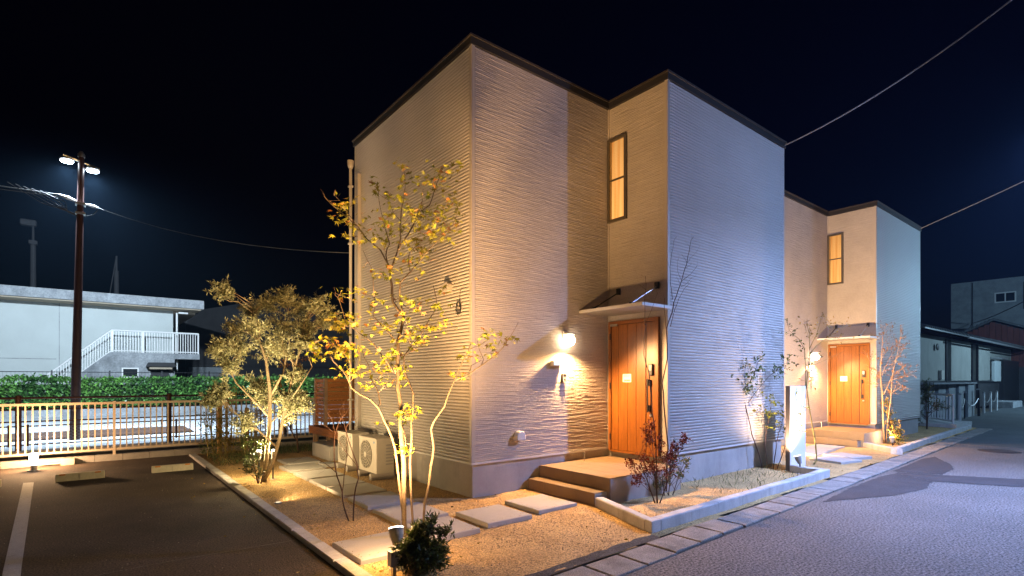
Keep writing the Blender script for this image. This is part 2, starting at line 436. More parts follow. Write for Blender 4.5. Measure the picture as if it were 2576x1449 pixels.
def scatter(n, fn, size, name, mat, label, parent=None):
    P = []
    while len(P) < n:
        p = fn()
        if p is not None: P.append(p)
    P = np.array(P); n = len(P)
    s = rng.uniform(.5, 1.5, (n,1))*size
    base = np.array([(1,0,0),(0,1,0),(-1,0,0),(0,-1,0),(0,0,.7),(0,0,-.4)])
    ang = rng.uniform(0, 6.28, n); ca, sa = np.cos(ang), np.sin(ang)
    st = rng.uniform(.6, 1.5, (n,1))
    B = np.repeat(base[None], n, 0)*np.stack([st[:,0], 1/st[:,0], np.ones(n)], -1)[:,None,:]
    X = B[...,0]*ca[:,None]-B[...,1]*sa[:,None]; Y = B[...,0]*sa[:,None]+B[...,1]*ca[:,None]
    V = np.stack([X, Y, B[...,2]], -1)*s[:,None,:] + P[:,None,:]
    F = np.array([(0,1,4),(1,2,4),(2,3,4),(3,0,4),(1,0,5),(2,1,5),(3,2,5),(0,3,5)])
    F = (F[None]+ (np.arange(n)*6)[:,None,None]).reshape(-1,3)
    o = npmesh(name, V.reshape(-1,3), F, mat, parent)
    tag(o, label, None, None, 'stuff')
    return o
def gpt():
    if random.random() < .62: x, y = random.uniform(1.8, 5.2), random.uniform(3.25, 9.0)
    else: x, y = random.uniform(1.8, 13), random.uniform(3.2, 12)
    if y < gy(x)+.42 or (x > 3.98 and y > 5.8) or (x > 6.7 and y > 4.7): return None
    return (x, y, .012)
gs = scatter(15000, gpt, .0052, 'granite_grit', m_pebble, 'loose granite grit scattered over the garden ground', garden)

# kerb along the parking lot
kp = thing('parking_kerb', 'pale concrete kerb strip between parking lot and gravel garden', 'kerb', (1.70, 8.4, 0))
y = 3.30
while y < 12.85:
    y2 = min(y + .60, 12.9)
    MB().bbox((1.632+random.uniform(-.004,.004), y+.003, -.05), (1.762, y2-.003, .045+random.uniform(-.004,.004)), .010).build('kerb_stone', m_kerb, kp)
    y += .60

def kerb_run(root, pts, w, z1, seg=.60, z0=-.05):
    for (x0, y0), (x1, y1) in zip(pts, pts[1:]):
        d = Vector((x1-x0, y1-y0)); L = d.length; d.normalize(); nrm = Vector((-d.y, d.x))
        n = max(1, round(L/seg))
        for i in range(n):
            a = Vector((x0, y0)) + d*(L*i/n + .0025); b = Vector((x0, y0)) + d*(L*(i+1)/n - .0025)
            c = .012
            z = z1 + random.uniform(-.003, .003)
            q = [a, b, b+nrm*w, a+nrm*w]; q2 = [a+nrm*c, b+nrm*c, b+nrm*(w-c), a+nrm*(w-c)]
            m = MB().add([(p.x, p.y, z0) for p in q]+[(p.x, p.y, z-c) for p in q]+[(p.x, p.y, z) for p in q2],
                [(0,1,5,4),(1,2,6,5),(2,3,7,6),(3,0,4,7),(4,5,9,8),(5,6,10,9),(6,7,11,10),(7,4,8,11),(8,9,10,11)])
            m.build('kerb_stone', m_kerb, root)
k1 = thing('planting_bed_kerb', 'concrete kerb round the planting bed in front of the nearer house', 'kerb', (7.0, 3.45, 0), 'bed kerbs')
kerb_run(k1, [(4.95, 4.52), (4.577, 3.487)], .12, .125)
MB().prism([(4.53, 3.356), (4.698, 3.361), (4.698, 3.481), (4.574, 3.478)], -.05, .134).build('corner_stone', m_kerb, k1, bevel=.01)
kerb_run(k1, [(4.70, 3.361), (9.46, 3.50)], .12, .13)
kerb_run(k1, [(9.465, 3.502), (9.47, 4.09)], .12, .13)
k2 = thing('planting_bed_kerb', 'concrete kerb round the far planting bed in front of the second house', 'kerb', (17.0, 3.9, 0), 'bed kerbs')
kerb_run(k2, [(14.45, 4.78), (13.40, 3.66)], .12, .125)
kerb_run(k2, [(13.41, 3.655), (22.4, 4.08)], .12, .13)

# ================================================================== HOUSE
X0, XI, X1 = 3.98, 6.714, 10.46
YF, YO, YB = 5.833, 4.693, 9.78
ZS, ZT = 0.50, 6.07

def corrugated(L0, L1, z0, z1, fix, axis, sgn, pitch=.046, depth=.016):
    """horizontal ribs; axis 'y': wall along x facing sgn*y, axis 'x': wall along y facing sgn*x"""
    prof = []
    z = z0
    while z < z1 - 1e-6:
        for dz, d in ((0, 0), (.005, 0), (.0085, .72), (.016, .92), (.026, 1.0), (.037, .92), (.0425, .72)):
            if z + dz < z1: prof.append((z + dz, d*depth))
        z += pitch
    prof.append((z1, 0))
    V = []; Qs = []
    for zz, d in prof:
        for l in (L0, L1):
            V.append((l, fix + sgn*d, zz) if axis == 'y' else (fix + sgn*d, l, zz))
    for i in range(len(prof)-1):
        Qs.append((2*i, 2*i+1, 2*i+3, 2*i+2))
    return np.array(V), np.array(Qs)

def splitstone(u0, u1, z0, z1, hole=None, du=.022, dz=.0058, seed=0):
    us = np.linspace(u0, u1, int((u1-u0)/du)+2); zs = np.linspace(z0, z1, int((z1-z0)/dz)+2)
    U, Zz = np.meshgrid(us, zs, indexing='ij')
    warp = 0.008*(vnoise(U*2.2, Zz*4, seed+5)-.5) + 0.005*(vnoise(U*7, Zz*9, seed+6)-.5)
    p = .026
    zz = (Zz + warp)/p
    row = np.floor(zz); fr = zz - row
    seg = U/0.26 + vnoise(row*7.31, row*0+2.5, seed+7)*9 + 0.5*vnoise(U*3, row*1.7, seed+2)
    sid = np.floor(seg)
    dep = vnoise(row*3.17+.5, sid*5.21+.5, seed+8)
    dep2 = vnoise(U*6, row*2.3, seed+9)
    H = .0022*dep + .0018*dep2 + .0048*(1-fr)*(0.35+0.65*dep2)
    H = np.where(fr < .14, H*fr/.14*.6, H)
    idx = np.arange(U.size).reshape(U.shape)
    Q = np.stack([idx[:-1,:-1], idx[1:,:-1], idx[1:,1:], idx[:-1,1:]], -1)
    if hole is not None:
        um = (U[:-1,:-1]+U[1:,1:])/2; zm = (Zz[:-1,:-1]+Zz[1:,1:])/2
        keep = np.ones(um.shape, bool)
        for (a, b, c, d) in hole: keep &= ~((um > a) & (um < b) & (zm > c) & (zm < d))
        Q = Q[keep]
    else: Q = Q.reshape(-1, 4)
    return U.ravel(), Zz.ravel(), H.ravel(), Q.reshape(-1,4)

def polycarbonate():
    m = bpy.data.materials.new('smoked_polycarbonate'); m.use_nodes = True
    N = m.node_tree.nodes; L = m.node_tree.links
    p = N['Principled BSDF']; p.inputs['Base Color'].default_value = (.6, .57, .52, 1); p.inputs['Roughness'].default_value = .35
    tr = N.new('ShaderNodeBsdfTransparent'); tr.inputs['Color'].default_value = (.85, .83, .8, 1)
    tl = N.new('ShaderNodeBsdfTranslucent'); tl.inputs['Color'].default_value = (.6, .57, .52, 1)
    m1 = N.new('ShaderNodeMixShader'); m1.inputs['Fac'].default_value = .3
    m2 = N.new('ShaderNodeMixShader'); m2.inputs['Fac'].default_value = .42
    L.new(p.outputs[0], m1.inputs[1]); L.new(tl.outputs[0], m1.inputs[2]); L.new(m1.outputs[0], m2.inputs[1]); L.new(tr.outputs[0], m2.inputs[2])
    L.new(m2.outputs[0], N['Material Output'].inputs['Surface'])
    return m
def make_house():
    h = thing('house', 'large two-storey pale-sided house with flat roof in the foreground', 'house', (7.2, 7.2, 0), 'pale two-storey houses')
    fp = [(X0, YF), (XI, YF), (XI, YO), (X1, YO), (X1, YB), (X0, YB)]
    # foundation, core
    MB().prism([(X0+.03, YF+.03), (XI+.03, YF+.03), (XI+.03, YO+.03), (X1-.03, YO+.03), (X1-.03, YB-.03), (X0+.03, YB-.03)], -.1, .455).build('foundation', m_found, h)
    MB().prism([(X0+.02, YF+.02), (XI+.02, YF+.02), (XI+.02, YO+.02), (X1-.02, YO+.02), (X1-.02, YB-.02), (X0+.02, YB-.02)], .458, ZT-.02).build('wall_core', m_trim, h)
    # siding
    w = npmesh('ribbed_siding', *corrugated(YF+.045, YB, ZS, ZT-.015, X0, 'x', -1), m_siding, h)
    tag(w, 'ribbed metal siding facing the parking lot')
    w = npmesh('ribbed_siding', *corrugated(XI+.045, X1, ZS, ZT-.015, YO, 'y', -1), m_siding, h)
    tag(w, 'ribbed metal siding on the projecting wing facing the street')
    npmesh('ribbed_siding', *corrugated(YO, YB, ZS, ZT-.015, X1, 'x', 1), m_siding, h)
    npmesh('ribbed_siding', *corrugated(X0, X1, ZS, ZT-.015, YB, 'y', 1), m_siding, h)
    u, z, d, q = splitstone(X0+.045, XI, ZS, ZT-.015)
    o = npmesh('split_stone_siding', np.stack([u, YF-d, z], -1), q, m_stone, h)
    tag(o, 'split-stone textured siding beside the entrance', kind='stuff')
    u, z, d, q = splitstone(YO+.045, YF, ZS-.06, ZT-.015, [(4.83, 5.79, 0, 2.54), (5.44, 5.82, 4.19, 5.52)], seed=20)
    o = npmesh('split_stone_siding', np.stack([XI-d, u, z], -1), q, m_stone, h)
    tag(o, 'split-stone textured siding above and around the door', kind='stuff')
    # corner trims
    for (a, b) in (((X0-.014, YF-.014), (X0+.045, YF+.045)), ((XI-.014, YO-.014), (XI+.045, YO+.045)), ((X1-.035, YO-.014), (X1+.014, YO+.03)), ((X0-.012, YB-.03), (X0+.03, YB+.012))):
        MB().box((a[0], a[1], ZS-.01), (b[0], b[1], ZT-.005)).build('corner_trim', m_trim, h, bevel=.004)
    MB().box((XI-.022, YF-.022, ZS-.01), (XI-.001, YF-.001, ZT-.01)).build('corner_trim', m_trim, h)
    # drip flashing
    for a, b in (((X0-.012, YF-.012, .462), (XI-.003, YF+.02, .492)), ((X0-.012, YF+.021, .462), (X0+.02, YB, .492)), ((XI-.0, YO-.012, .462), (X1, YO+.02, .492)),
                 ((XI-.012, YO-.012, .462), (XI-.0005, 4.81, .492)), ((X1-.02, YO+.021, .462), (X1+.012, YB, .492))):
        MB().box(a, b).build('drip_flashing', m_drip, h)
    # roof with dark fascia
    def out(e): return [(X0-e, YF-e), (XI-e, YF-e), (XI-e, YO-e), (X1+e, YO-e), (X1+e, YB+e), (X0-e, YB+e)]
    rf = MB().prism(out(.035), ZT-.010, ZT+.085).build('roof', m_roof, h)
    MB().prism(out(.052), ZT+.0851, ZT+.112).build('fascia_cap', M('fascia_metal', (.05, .044, .04), .45, .1), rf)
    # window on the return wall: frame, two panes, rail
    wy0, wy1, wz0, wz1 = 5.437, 5.826, 4.175, 5.535; fw = .045
    wf = MB()
    wf.box((XI-.045, wy0, wz0), (XI+.01, wy0+fw, wz1)).box((XI-.045, wy1-fw, wz0), (XI+.01, wy1, wz1))
    wf.box((XI-.044, wy0+fw, wz0), (XI+.01, wy1-fw, wz0+fw)).box((XI-.044, wy0+fw, wz1-fw), (XI+.01, wy1-fw, wz1))
    wf.box((XI-.034, wy0+fw, 4.845), (XI+.008, wy1-fw, 4.872))
    win = wf.build('window', m_bronze, h)
    for z0, z1 in ((wz0+fw, 4.845), (4.872, wz1-fw)):
        MB().box((XI-.012, wy0+fw, z0), (XI-.002, wy1-fw, z1)).build('pane', m_window, win)
    MB().box((XI-.030, wy1-fw-.03, wz0+fw), (XI-.013, wy1-fw-.0005, wz1-fw)).build('sash', M('sash_gold', (.35, .22, .07), .4), win)
    # door
    dz0, dz1 = .445, 2.545
    df = MB()
    df.box((XI-.050, 4.82, dz0), (XI+.015, 4.872, dz1)).box((XI-.050, 5.748, dz0), (XI+.015, 5.80, dz1)).box((XI-.049, 4.872, 2.49), (XI+.015, 5.748, dz1))
    df.box((XI-.046, 4.872, dz0-.02), (XI+.015, 5.748, dz0+.012))
    df.build('door_frame', m_doorframe, h, bevel=.003)
    dr = MB().box((XI-.016, 4.874, .458), (XI+.012, 5.746, 2.488)).build('door', M('door_groove', (.05, .018, .006), .6), h)
    for y0, y1 in ((5.606, 5.742), (5.425, 5.600), (5.248, 5.419), (5.066, 5.242), (4.878, 5.050)):
        MB().box((XI-.030, y0, .462), (XI-.017, y1, 2.484)).build('plank', m_door, dr, bevel=.002)
    hb = MB().box((XI-.085, 4.985, 1.10), (XI-.068, 5.005, 1.615)).box((XI-.068, 4.965, 1.505), (XI-.030, 5.006, 1.60)).box((XI-.068, 4.965, 1.115), (XI-.030, 5.006, 1.21))
    hb.build('handle', m_black, dr, bevel=.004)
    MB().box((XI-.062, 4.917, 1.66), (XI-.0305, 4.993, 1.84)).build('lock_keypad', m_black, dr, bevel=.012)
    MB().box((XI-.065, 4.930, 1.74), (XI-.0625, 4.980, 1.825)).build('keypad_face', m_grey, dr)
    MB().lathe((XI-.030, 4.965, 1.055), [(.022, 0), (.022, .012), (.015, .018)], 14, 'x').build('lock_cylinder', m_steel, dr)
    MB().box((XI-.034, 5.342, 1.56), (XI-.0305, 5.508, 1.69)).build('notice', m_paper, dr)
    pr = MB()
    for i, (a, b) in enumerate(((.02, .10), (.02, .14), (.02, .12))):
        pr.box((XI-.0352, 5.508-b, 1.672-.012*i), (XI-.0345, 5.508-a, 1.675-.012*i))
    for i in range(5):
        pr.box((XI-.0352, 5.362+.024*i, 1.575), (XI-.0345, 5.380+.024*i, 1.600))
    pr.build('notice_print', m_ink, dr)
    for z in (.62, 1.45, 2.25): MB().box((XI-.060, 5.742, z), (XI-.0505, 5.762, z+.10)).build('hinge', m_black, dr)
    MB().box((XI-.066, 5.60, 2.465), (XI-.0505, 5.745, 2.50)).build('door_closer', m_steel, dr)
    # canopy with two stay rods
    ca = MB().box((6.02, 4.62, 2.640), (XI-.016, 5.815, 2.662)).build('canopy', polycarbonate(), h)
    MB().box((6.005, 4.605, 2.640), (6.019, 5.825, 2.685)).box((6.0191, 4.605, 2.640), (XI-.02, 4.6195, 2.685)).build('canopy_edge', m_drip, ca)
    for y in (4.86, 5.60):
        MB().tube([(6.09, y, 2.70), (XI-.04, y, 3.0)], .011, 8).build('stay_rod', m_steel if y < 5 else m_black, ca)
        MB().box((6.06, y-.025, 2.6805), (6.13, y+.025, 2.715)).build('rod_bracket', m_black, ca)
        MB().box((XI-.05, y-.03, 2.97), (XI-.012, y+.03, 3.07)).build('rod_bracket', m_black, ca)
    # vents, pipes, cable
    v = MB(); n = 12
    prof = [(.075*math.cos(math.pi*i/n), .075*math.sin(math.pi*i/n)) for i in range(n+1)]
    v.prism_y([(4.765+a, .80+b) for a, b in prof] + [(4.765-.075, .745), (4.765+.075, .745)], YF-.10, YF-.008)
    v.build('vent_hood', m_white, h, bevel=.01)
    v = MB().prism_x([(6.36+.065*math.cos(math.pi*i/n), 2.91+.06*math.sin(math.pi*i/n)) for i in range(n+1)] + [(6.295, 2.84), (6.425, 2.84)], X0-.09, X0-.008)
    v.build('vent_hood', m_trim, h, bevel=.008)
    pp = MB().box((X0-.075, 9.485, .72), (X0-.008, 9.565, 5.40)).box((X0-.080, 9.478, 5.36), (X0-.008, 9.572, 5.45)).box((X0-.080, 9.478, 3.0), (X0-.074, 9.572, 3.06))
    pp.build('pipe_cover', m_trim, h, bevel=.006)
    dp = MB().tube([(X0-.055, YB+.10, .15), (X0-.055, YB+.10, 5.66)], .028, 12)
    dp.lathe((X0-.055, YB+.10, 5.66), [(.035, 0), (.055, .05), (.062, .12), (.062, .15)], 14)
    for z in (1.2, 2.7, 4.2, 5.3): dp.box((X0-.095, YB+.06, z), (X0-.015, YB+.14, z+.03))
    dp.build('downpipe', m_trim, h, smooth=False)
    cb = MB(); pts = [(X0-.012, 6.05, 2.86), (X0-.03, 6.07, 2.80)]
    for i in range(44):
        a = i*.72; pts.append((X0-.04-.01*math.sin(i), 6.10+.055*math.sin(a)+.012*math.sin(i*1.7), 2.58-.09*math.cos(a)+.015*math.cos(i*2.3)))
    cb.tube(pts, .0028, 5).build('cable_coil', m_black, h)
    return h

# lit window glass: warm room light through a pale blind
def window_mat():
    m = bpy.data.materials.new('lit_window_blind'); m.use_nodes = True
    N = m.node_tree.nodes; L = m.node_tree.links; N.clear()
    o = N.new('ShaderNodeOutputMaterial'); tc = N.new('ShaderNodeTexCoord')
    mp = N.new('ShaderNodeMapping'); mp.inputs['Scale'].default_value = (1, 17, 0.7)
    ns = N.new('ShaderNodeTexNoise'); ns.inputs['Scale'].default_value = 1.0; ns.inputs['Detail'].default_value = 2
    rp = N.new('ShaderNodeValToRGB')
    rp.color_ramp.elements[0].color = (0.85, 0.28, 0.045, 1); rp.color_ramp.elements[1].color = (1.0, 0.46, 0.12, 1)
    rp.color_ramp.elements[0].position = 0.3; rp.color_ramp.elements[1].position = 0.62
    e = N.new('ShaderNodeEmission'); e.inputs['Strength'].default_value = 1.05
    g = N.new('ShaderNodeBsdfGlossy'); g.inputs['Roughness'].default_value = .08
    ms = N.new('ShaderNodeMixShader'); ms.inputs['Fac'].default_value = .06
    L.new(tc.outputs['Object'], mp.inputs['Vector']); L.new(mp.outputs[0], ns.inputs['Vector']); L.new(ns.outputs['Fac'], rp.inputs['Fac'])
    sx = N.new('ShaderNodeSeparateXYZ'); mr = N.new('ShaderNodeMapRange')
    mr.inputs['From Min'].default_value = 4.2; mr.inputs['From Max'].default_value = 5.5; mr.inputs['To Min'].default_value = 1.25; mr.inputs['To Max'].default_value = 0.72
    L.new(tc.outputs['Object'], sx.inputs[0]); L.new(sx.outputs['Z'], mr.inputs['Value']); L.new(mr.outputs[0], e.inputs['Strength'])
    L.new(rp.outputs['Color'], e.inputs['Color']); L.new(e.outputs[0], ms.inputs[1]); L.new(g.outputs[0], ms.inputs[2]); L.new(ms.outputs[0], o.inputs['Surface'])
    return m
m_window = window_mat()
houseA = make_house()
DX, DY = 9.05, 0.06
houseB = copy_tree(houseA)
houseB.location = (7.2+DX, 7.2+DY, 0)
houseB['label'] = 'smaller-looking second pale house farther along the street'

# entrance steps of tiles
def make_steps():
    s = thing('entrance_steps', 'tan tiled porch with two steps at the nearer orange door', 'steps', (5.85, 5.15, 0), 'entrance steps')
    # porch X 5.18..6.70, Y 4.47..5.80, top .34 ; step X 4.96..5.18, Y 4.54..5.80 top .17
    MB().box((5.188, 4.480, -.05), (6.735, 5.845, .330)).box((4.968, 4.548, -.05), (5.187, 5.845, .160)).build('core', m_grout, s)
    g = .0022
    def row(n, a, b): return [(a + (b-a)*i/n + g/2, a + (b-a)*(i+1)/n - g/2) for i in range(n)]
    for y0, y1 in row(4, 4.472, 5.815):
        MB().box((5.180, y0, .162), (5.1875, y1, .332)).build('riser_tile', m_tile, s)
        for x0, x1 in row(5, 5.180, 6.705):
            MB().bbox((x0, y0, .3325), (x1, y1, .341), .001).build('tread_tile', m_tile, s)
    for y0, y1 in row(4, 4.54, 5.815):
        MB().box((4.960, y0, -.02), (4.9675, y1, .162)).build('riser_tile', m_tile, s)
        MB().bbox((4.960, y0, .1625), (5.1795, y1, .171), .001).build('tread_tile', m_tile, s)
    m_side = M('porch_render', (.34, .32, .30), .9, .12, 3.0, bump=.2)
    MB().box((4.9685, 4.540, -.02), (5.187, 4.5475, .161)).box((5.188, 4.472, -.02), (6.71, 4.4795, .3315)).build('side_render', m_side, s)
    MB().lathe((6.02, 5.72, .341), [(.018, 0), (.018, .012), (.011, .014), (.011, .11), (.015, .112), (.015, .13), (.010, .134)], 12).build('door_stop', m_steel, s)
    return s
stepsA = make_steps()
stepsB = copy_tree(stepsA); stepsB.location = (5.85+DX, 5.15+DY, 0)
stepsB['label'] = 'tan tiled porch with two steps at the farther orange door'

# wall lamp (its own light lives in its glass)
m_bulb = EM('porch_lamp_glass', (1.0, 0.74, 0.48), 30.0)
def make_wall_lamp():
    t = thing('wall_lamp', 'bright white wall lamp beside the nearer orange door', 'wall lamp', (5.70, YF-.01, 2.20), 'porch wall lamps')
    MB().box((5.65, YF-.03, 2.20), (5.75, YF-.012, 2.345)).build('back_plate', m_white, t, bevel=.004)
    MB().lathe((5.70, YF-.105, 2.285), [(.082, 0), (.082, .022), (.06, .034)], 24).build('cap', m_white, t)
    MB().lathe((5.70, YF-.105, 2.197), [(.088*math.sin(math.pi*k/10) if 0 < k < 10 else .01, -.088*math.cos(math.pi*k/10)) for k in range(11)], 20).build('glass_globe', m_bulb, t, smooth=True)
    lamp('light', 'SPOT', (5.70, YF-.125, 2.095), 520, (1.0, 0.56, 0.23), t, (5.50, YF-1.5, 0), .04, R(172), .6)
    return t
lampA = make_wall_lamp(); lampB = copy_tree(lampA); lampB.location = (5.70+DX, YF-.01+DY, 2.20)
lampB['label'] = 'bright wall lamp beside the farther orange door, behind twigs'
def make_small():
    a = thing('address_box', 'small white box sign on the wall under the nearer wall lamp', 'sign', (5.50, YF-.01, 1.80), 'address boxes')
    MB().box((5.39, YF-.085, 1.81), (5.61, YF-.014, 1.885)).build('body', m_white, a, bevel=.003)
    MB().box((5.40, YF-.089, 1.818), (5.60, YF-.0855, 1.877)).build('face', EM('address_glow', (0.75, 0.85, 1.0), 1.3), a)  # face emits a weak blue-white glow of its own
    b = thing('intercom', 'grey intercom panel on the wall left of the nearer orange door', 'intercom', (5.66, YF-.01, 1.56), 'intercoms')
    MB().box((5.62, YF-.045, 1.565), (5.705, YF-.012, 1.695)).build('case', m_grey, b, bevel=.004)
    MB().box((5.632, YF-.048, 1.645), (5.693, YF-.0455, 1.685)).build('camera_window', m_black, b)
    MB().lathe((5.662, YF-.0455, 1.60), [(.016, 0), (.016, .004), (.012, .006)], 14, 'y').build('button', m_black, b)
    return a, b
aA, iA = make_small()
aB = copy_tree(aA); aB.location = (5.50+DX, YF-.01+DY, 1.80); aB['label'] = 'small white box sign on the wall under the farther wall lamp'
iB = copy_tree(iA); iB.location = (5.66+DX, YF-.01+DY, 1.56); iB['label'] = 'grey intercom panel on the wall left of the farther orange door'

# stepping slabs
def slab(label, x0, y0, x1, y1, rot=0.0, group='garden stepping slabs', z=.052):
    cx, cy = (x0+x1)/2, (y0+y1)/2
    o = MB().bbox((x0, y0, -.02), (x1, y1, z), .008).build('stepping_slab', m_slab, None, loc=(cx, cy, 0))
    o.rotation_euler = (0, 0, rot)
    return tag(o, label, 'paving slab', group)
slab('concrete slab nearest the parking kerb, left of the spotlit tree trunk', 1.81, 4.35, 2.42, 5.00, .02)
slab('concrete slab just behind the foreground bush, right of the tree trunk', 2.60, 4.52, 3.19, 5.15)
slab('concrete slab second in line from the porch steps', 3.35, 4.60, 3.975, 5.24)
slab('concrete slab directly in front of the porch steps', 4.15, 4.68, 4.79, 5.34)
slab('path slab with its front half bright, first behind the tree stems', 2.65, 5.26, 3.26, 5.99)
names = ['second', 'third', 'fourth', 'fifth', 'sixth']
for i, (y0, y1) in enumerate(((6.14, 6.80), (6.92, 7.59), (7.65, 8.36), (8.47, 9.17), (9.34, 10.03))):
    slab('path slab along the ribbed wall, %s behind the tree stems' % names[i], 2.66, y0, 3.27, y1, random.uniform(-.008, .008))
slab('last path slab at the far end, near the concrete step block', 2.85, 10.15, 3.44, 10.86)
slab('half slab beside the air conditioner feet', 3.33, 9.62, 3.58, 9.98)
slab('slab nearest the street before the second house', 11.10, 3.80, 11.72, 4.45, -.25)
slab('slab right beside the one nearest the street, second house', 11.86, 3.86, 12.46, 4.50, -.25)
slab('slab left half hidden behind the white sign, second house', 11.75, 4.62, 12.38, 5.2, 0)
slab('middle slab of the group before the second porch', 12.42, 4.70, 13.02, 5.28, 0)
slab('slab closest to the second porch steps', 13.08, 4.76, 13.72, 5.33, 0)

# ================================================================== GARDEN LAMPS
def garden_spot(name, label, c, tgt, energy, col, height=.27, rad=.055, spot=R(115), blend=.8, lens=None, es=14.0, group='garden spotlights', spill=0, soft=.05):
    t = thing(name, label, 'spotlight', (c[0], c[1], 0), group)
    p = Vector((c[0], c[1], height - .12)); d = (Vector(tgt) - Vector((c[0], c[1], height))).normalized()
    MB().tube([(c[0], c[1], -.02), (c[0], c[1], height-.10)], .012, 8).build('stake', m_black, t)
    MB().lathe((c[0], c[1], .0), [(.07, 0), (.07, .012), (.03, .018)], 16).build('base_plate', m_grey, t)
    MB().tube([p, p+d*.07, p+d*.13], [rad*.6, rad*.95, rad*1.05], 18).build('housing', m_grey, t)
    MB().tube([p+d*.131, p+d*.139], [rad*1.0, rad*1.0], 18).build('lens', EM('lens_'+name+str(int(energy)), lens or col, es), t)
    lamp('light', 'SPOT', p+d*.16, energy, col, t, Vector((c[0], c[1], height-.12))+d*5, soft, spot, blend)
    if spill: lamp('spill_light', 'POINT', p+d*.17, spill, col, t, None, soft)
    return t
garden_spot('garden_spotlight', 'white garden spotlight at the foot of the yellow-leaved tree', (2.03, 4.09), (2.9, 6.9, 6.0), 2700, WARM, .33, .062, R(116), 1.0, (1, .93, .8), 12, spill=48, soft=.12)
garden_spot('sign_spotlight', 'black spike spotlight with pale disc base in front of the white sign board', (9.37, 3.93), (9.42, 4.6, 2.3), 230, (1, .70, .48), .30, .05, R(140), 1.0, (1, .9, .8), 8)
garden_spot('garden_spotlight', 'spotlight in the yellow bush by the second porch', (15.05, 4.2), (15.75, 4.6, 3.0), 260, WARM, .2, .05, R(120), 1.0, (1, .85, .6), 10, spill=30)
garden_spot('garden_spotlight', 'spotlight hidden behind the white sign board aimed at the second house', (10.42, 4.42), (15.6, 5.5, 4.2), 2600, WARM2, .22, .05, R(110), 1.0, (1, .85, .6), 8)
garden_spot('garden_spotlight', 'small bright spotlight beside the left olive trunk', (2.10, 9.05), (2.0, 8.7, 2.6), 170, (1, .74, .38), .46, .04, R(110), 1.0, (1, .95, .85), 14, spill=62)
garden_spot('garden_spotlight', 'small bright spotlight between the olive trunks, nearer the path slabs', (2.29, 8.98), (2.5, 8.6, 2.6), 170, (1, .74, .38), .46, .04, R(110), 1.0, (1, .95, .85), 14, spill=62)

gu = thing('added_uplight', 'small uplight added in the gravel by the parking kerb to brighten the olive', 'uplight', (1.90, 7.2, 0))  # added uplight, evens out the brightness of the olive crown
MB().lathe((1.90, 7.2, -.02), [(.045, 0), (.045, .036), (.035, .040)], 18).build('rim', m_grey, gu)
MB().lathe((1.90, 7.2, .0205), [(.03, 0), (.03, .004)], 16).build('lens', EM('added_uplight_lens', (1, .8, .5), 1.2), gu)
lamp('light', 'SPOT', (1.90, 7.2, .06), 900, (1, .76, .42), gu, (2.2, 8.95, 2.15), .05, R(62), 1.0)
lamp('added_wall_wash', 'SPOT', (1.90, 7.2, .07), 190, (1, .66, .32), gu, (3.9, 8.8, 1.9), .05, R(118), 1.0)  # second added beam, brightens the side wall and deck
# junction box on stake by the foreground bush
jb = thing('junction_box', 'small grey outdoor socket box on a stake beside the foreground bush', 'socket box', (1.93, 3.93, 0))
MB().box((1.90, 3.90, -.02), (1.93, 3.94, .10)).build('stake', m_steel, jb)
MB().box((1.875, 3.885, .10), (1.955, 3.955, .215)).build('box', m_grey, jb, bevel=.005)
MB().box((1.872, 3.882, .2155), (1.958, 3.958, .222)).build('lid', m_ac, jb)

# ================================================================== SIGN BOARD
sg = thing('sign_pillar', 'tall white upright sign board lit from below at the bed corner', 'sign', (9.77, 4.16, 0))
MB().box((9.455, 4.135, -.05), (10.075, 4.205, 1.49)).build('post', m_signside, sg, bevel=.003)
MB().box((9.462, 4.126, .02), (10.068, 4.1345, 1.485)).build('face_panel', m_sign, sg)

# ================================================================== AIR CONDITIONERS
def make_ac(label):
    t = thing('air_conditioner', label, 'air conditioner', (3.68, 8.17, 0), 'outdoor air conditioner units')
    y0, y1, xf, xb, z0, z1 = 7.83, 8.51, 3.527, 3.835, .105, .665
    MB().box((xf, y0, z0), (xb, y1, z1)).build('casing', m_ac, t, bevel=.012)
    MB().box((xf-.006, y0-.004, z1-.025), (xb+.004, y1+.004, z1+.006)).build('top_cover', m_ac, t, bevel=.006)
    cy, cz, r = 8.22, .385, .225
    MB().lathe((xf-.001, cy, cz), [(r, 0), (r, .004), (r-.01, .005)], 36, 'x').build('fan_opening', m_acdark, t)
    g = MB()
    for rr in (.045, .09, .135, .18, .225):
        n = 30; g.tube([(xf-.016, cy+rr*math.cos(2*math.pi*i/n), cz+rr*math.sin(2*math.pi*i/n)) for i in range(n+1)], .0038, 4, False)
    for i in range(16):
        a = math.pi*2*i/16; g.tube([(xf-.014, cy+.03*math.cos(a), cz+.03*math.sin(a)), (xf-.014, cy+.225*math.cos(a), cz+.225*math.sin(a))], .003, 4)
    g.lathe((xf-.008, cy, cz), [(.04, 0), (.04, .012), (.03, .014)], 18, 'x')
    g.build('fan_grille', m_ac, t)
    MB().lathe((xf-.001, 7.915, .60), [(.018, 0), (.018, .003), (.010, .0035)], 14, 'x').build('blue_badge', m_blue, t)
    lv = MB()
    for i in range(7): lv.box((xf+.16, y0-.006, .24+.05*i), (xb-.02, y0-.001, .262+.05*i))
    lv.build('side_louvre', m_grey, t)
    for y in (7.90, 8.36):
        MB().prism_x([(y, -.02), (y+.10, -.02), (y+.085, .103), (y+.015, .103)], xf-.05, xb+.04).build('foot_block', m_block, t)
    return t
ac1 = make_ac('outdoor air conditioner unit with full round fan grille, nearer of the two')
ac2 = copy_tree(ac1); ac2.location = (3.68, 8.17+.98, 0); ac2['label'] = 'outdoor air conditioner unit farther back, next to the concrete step block'
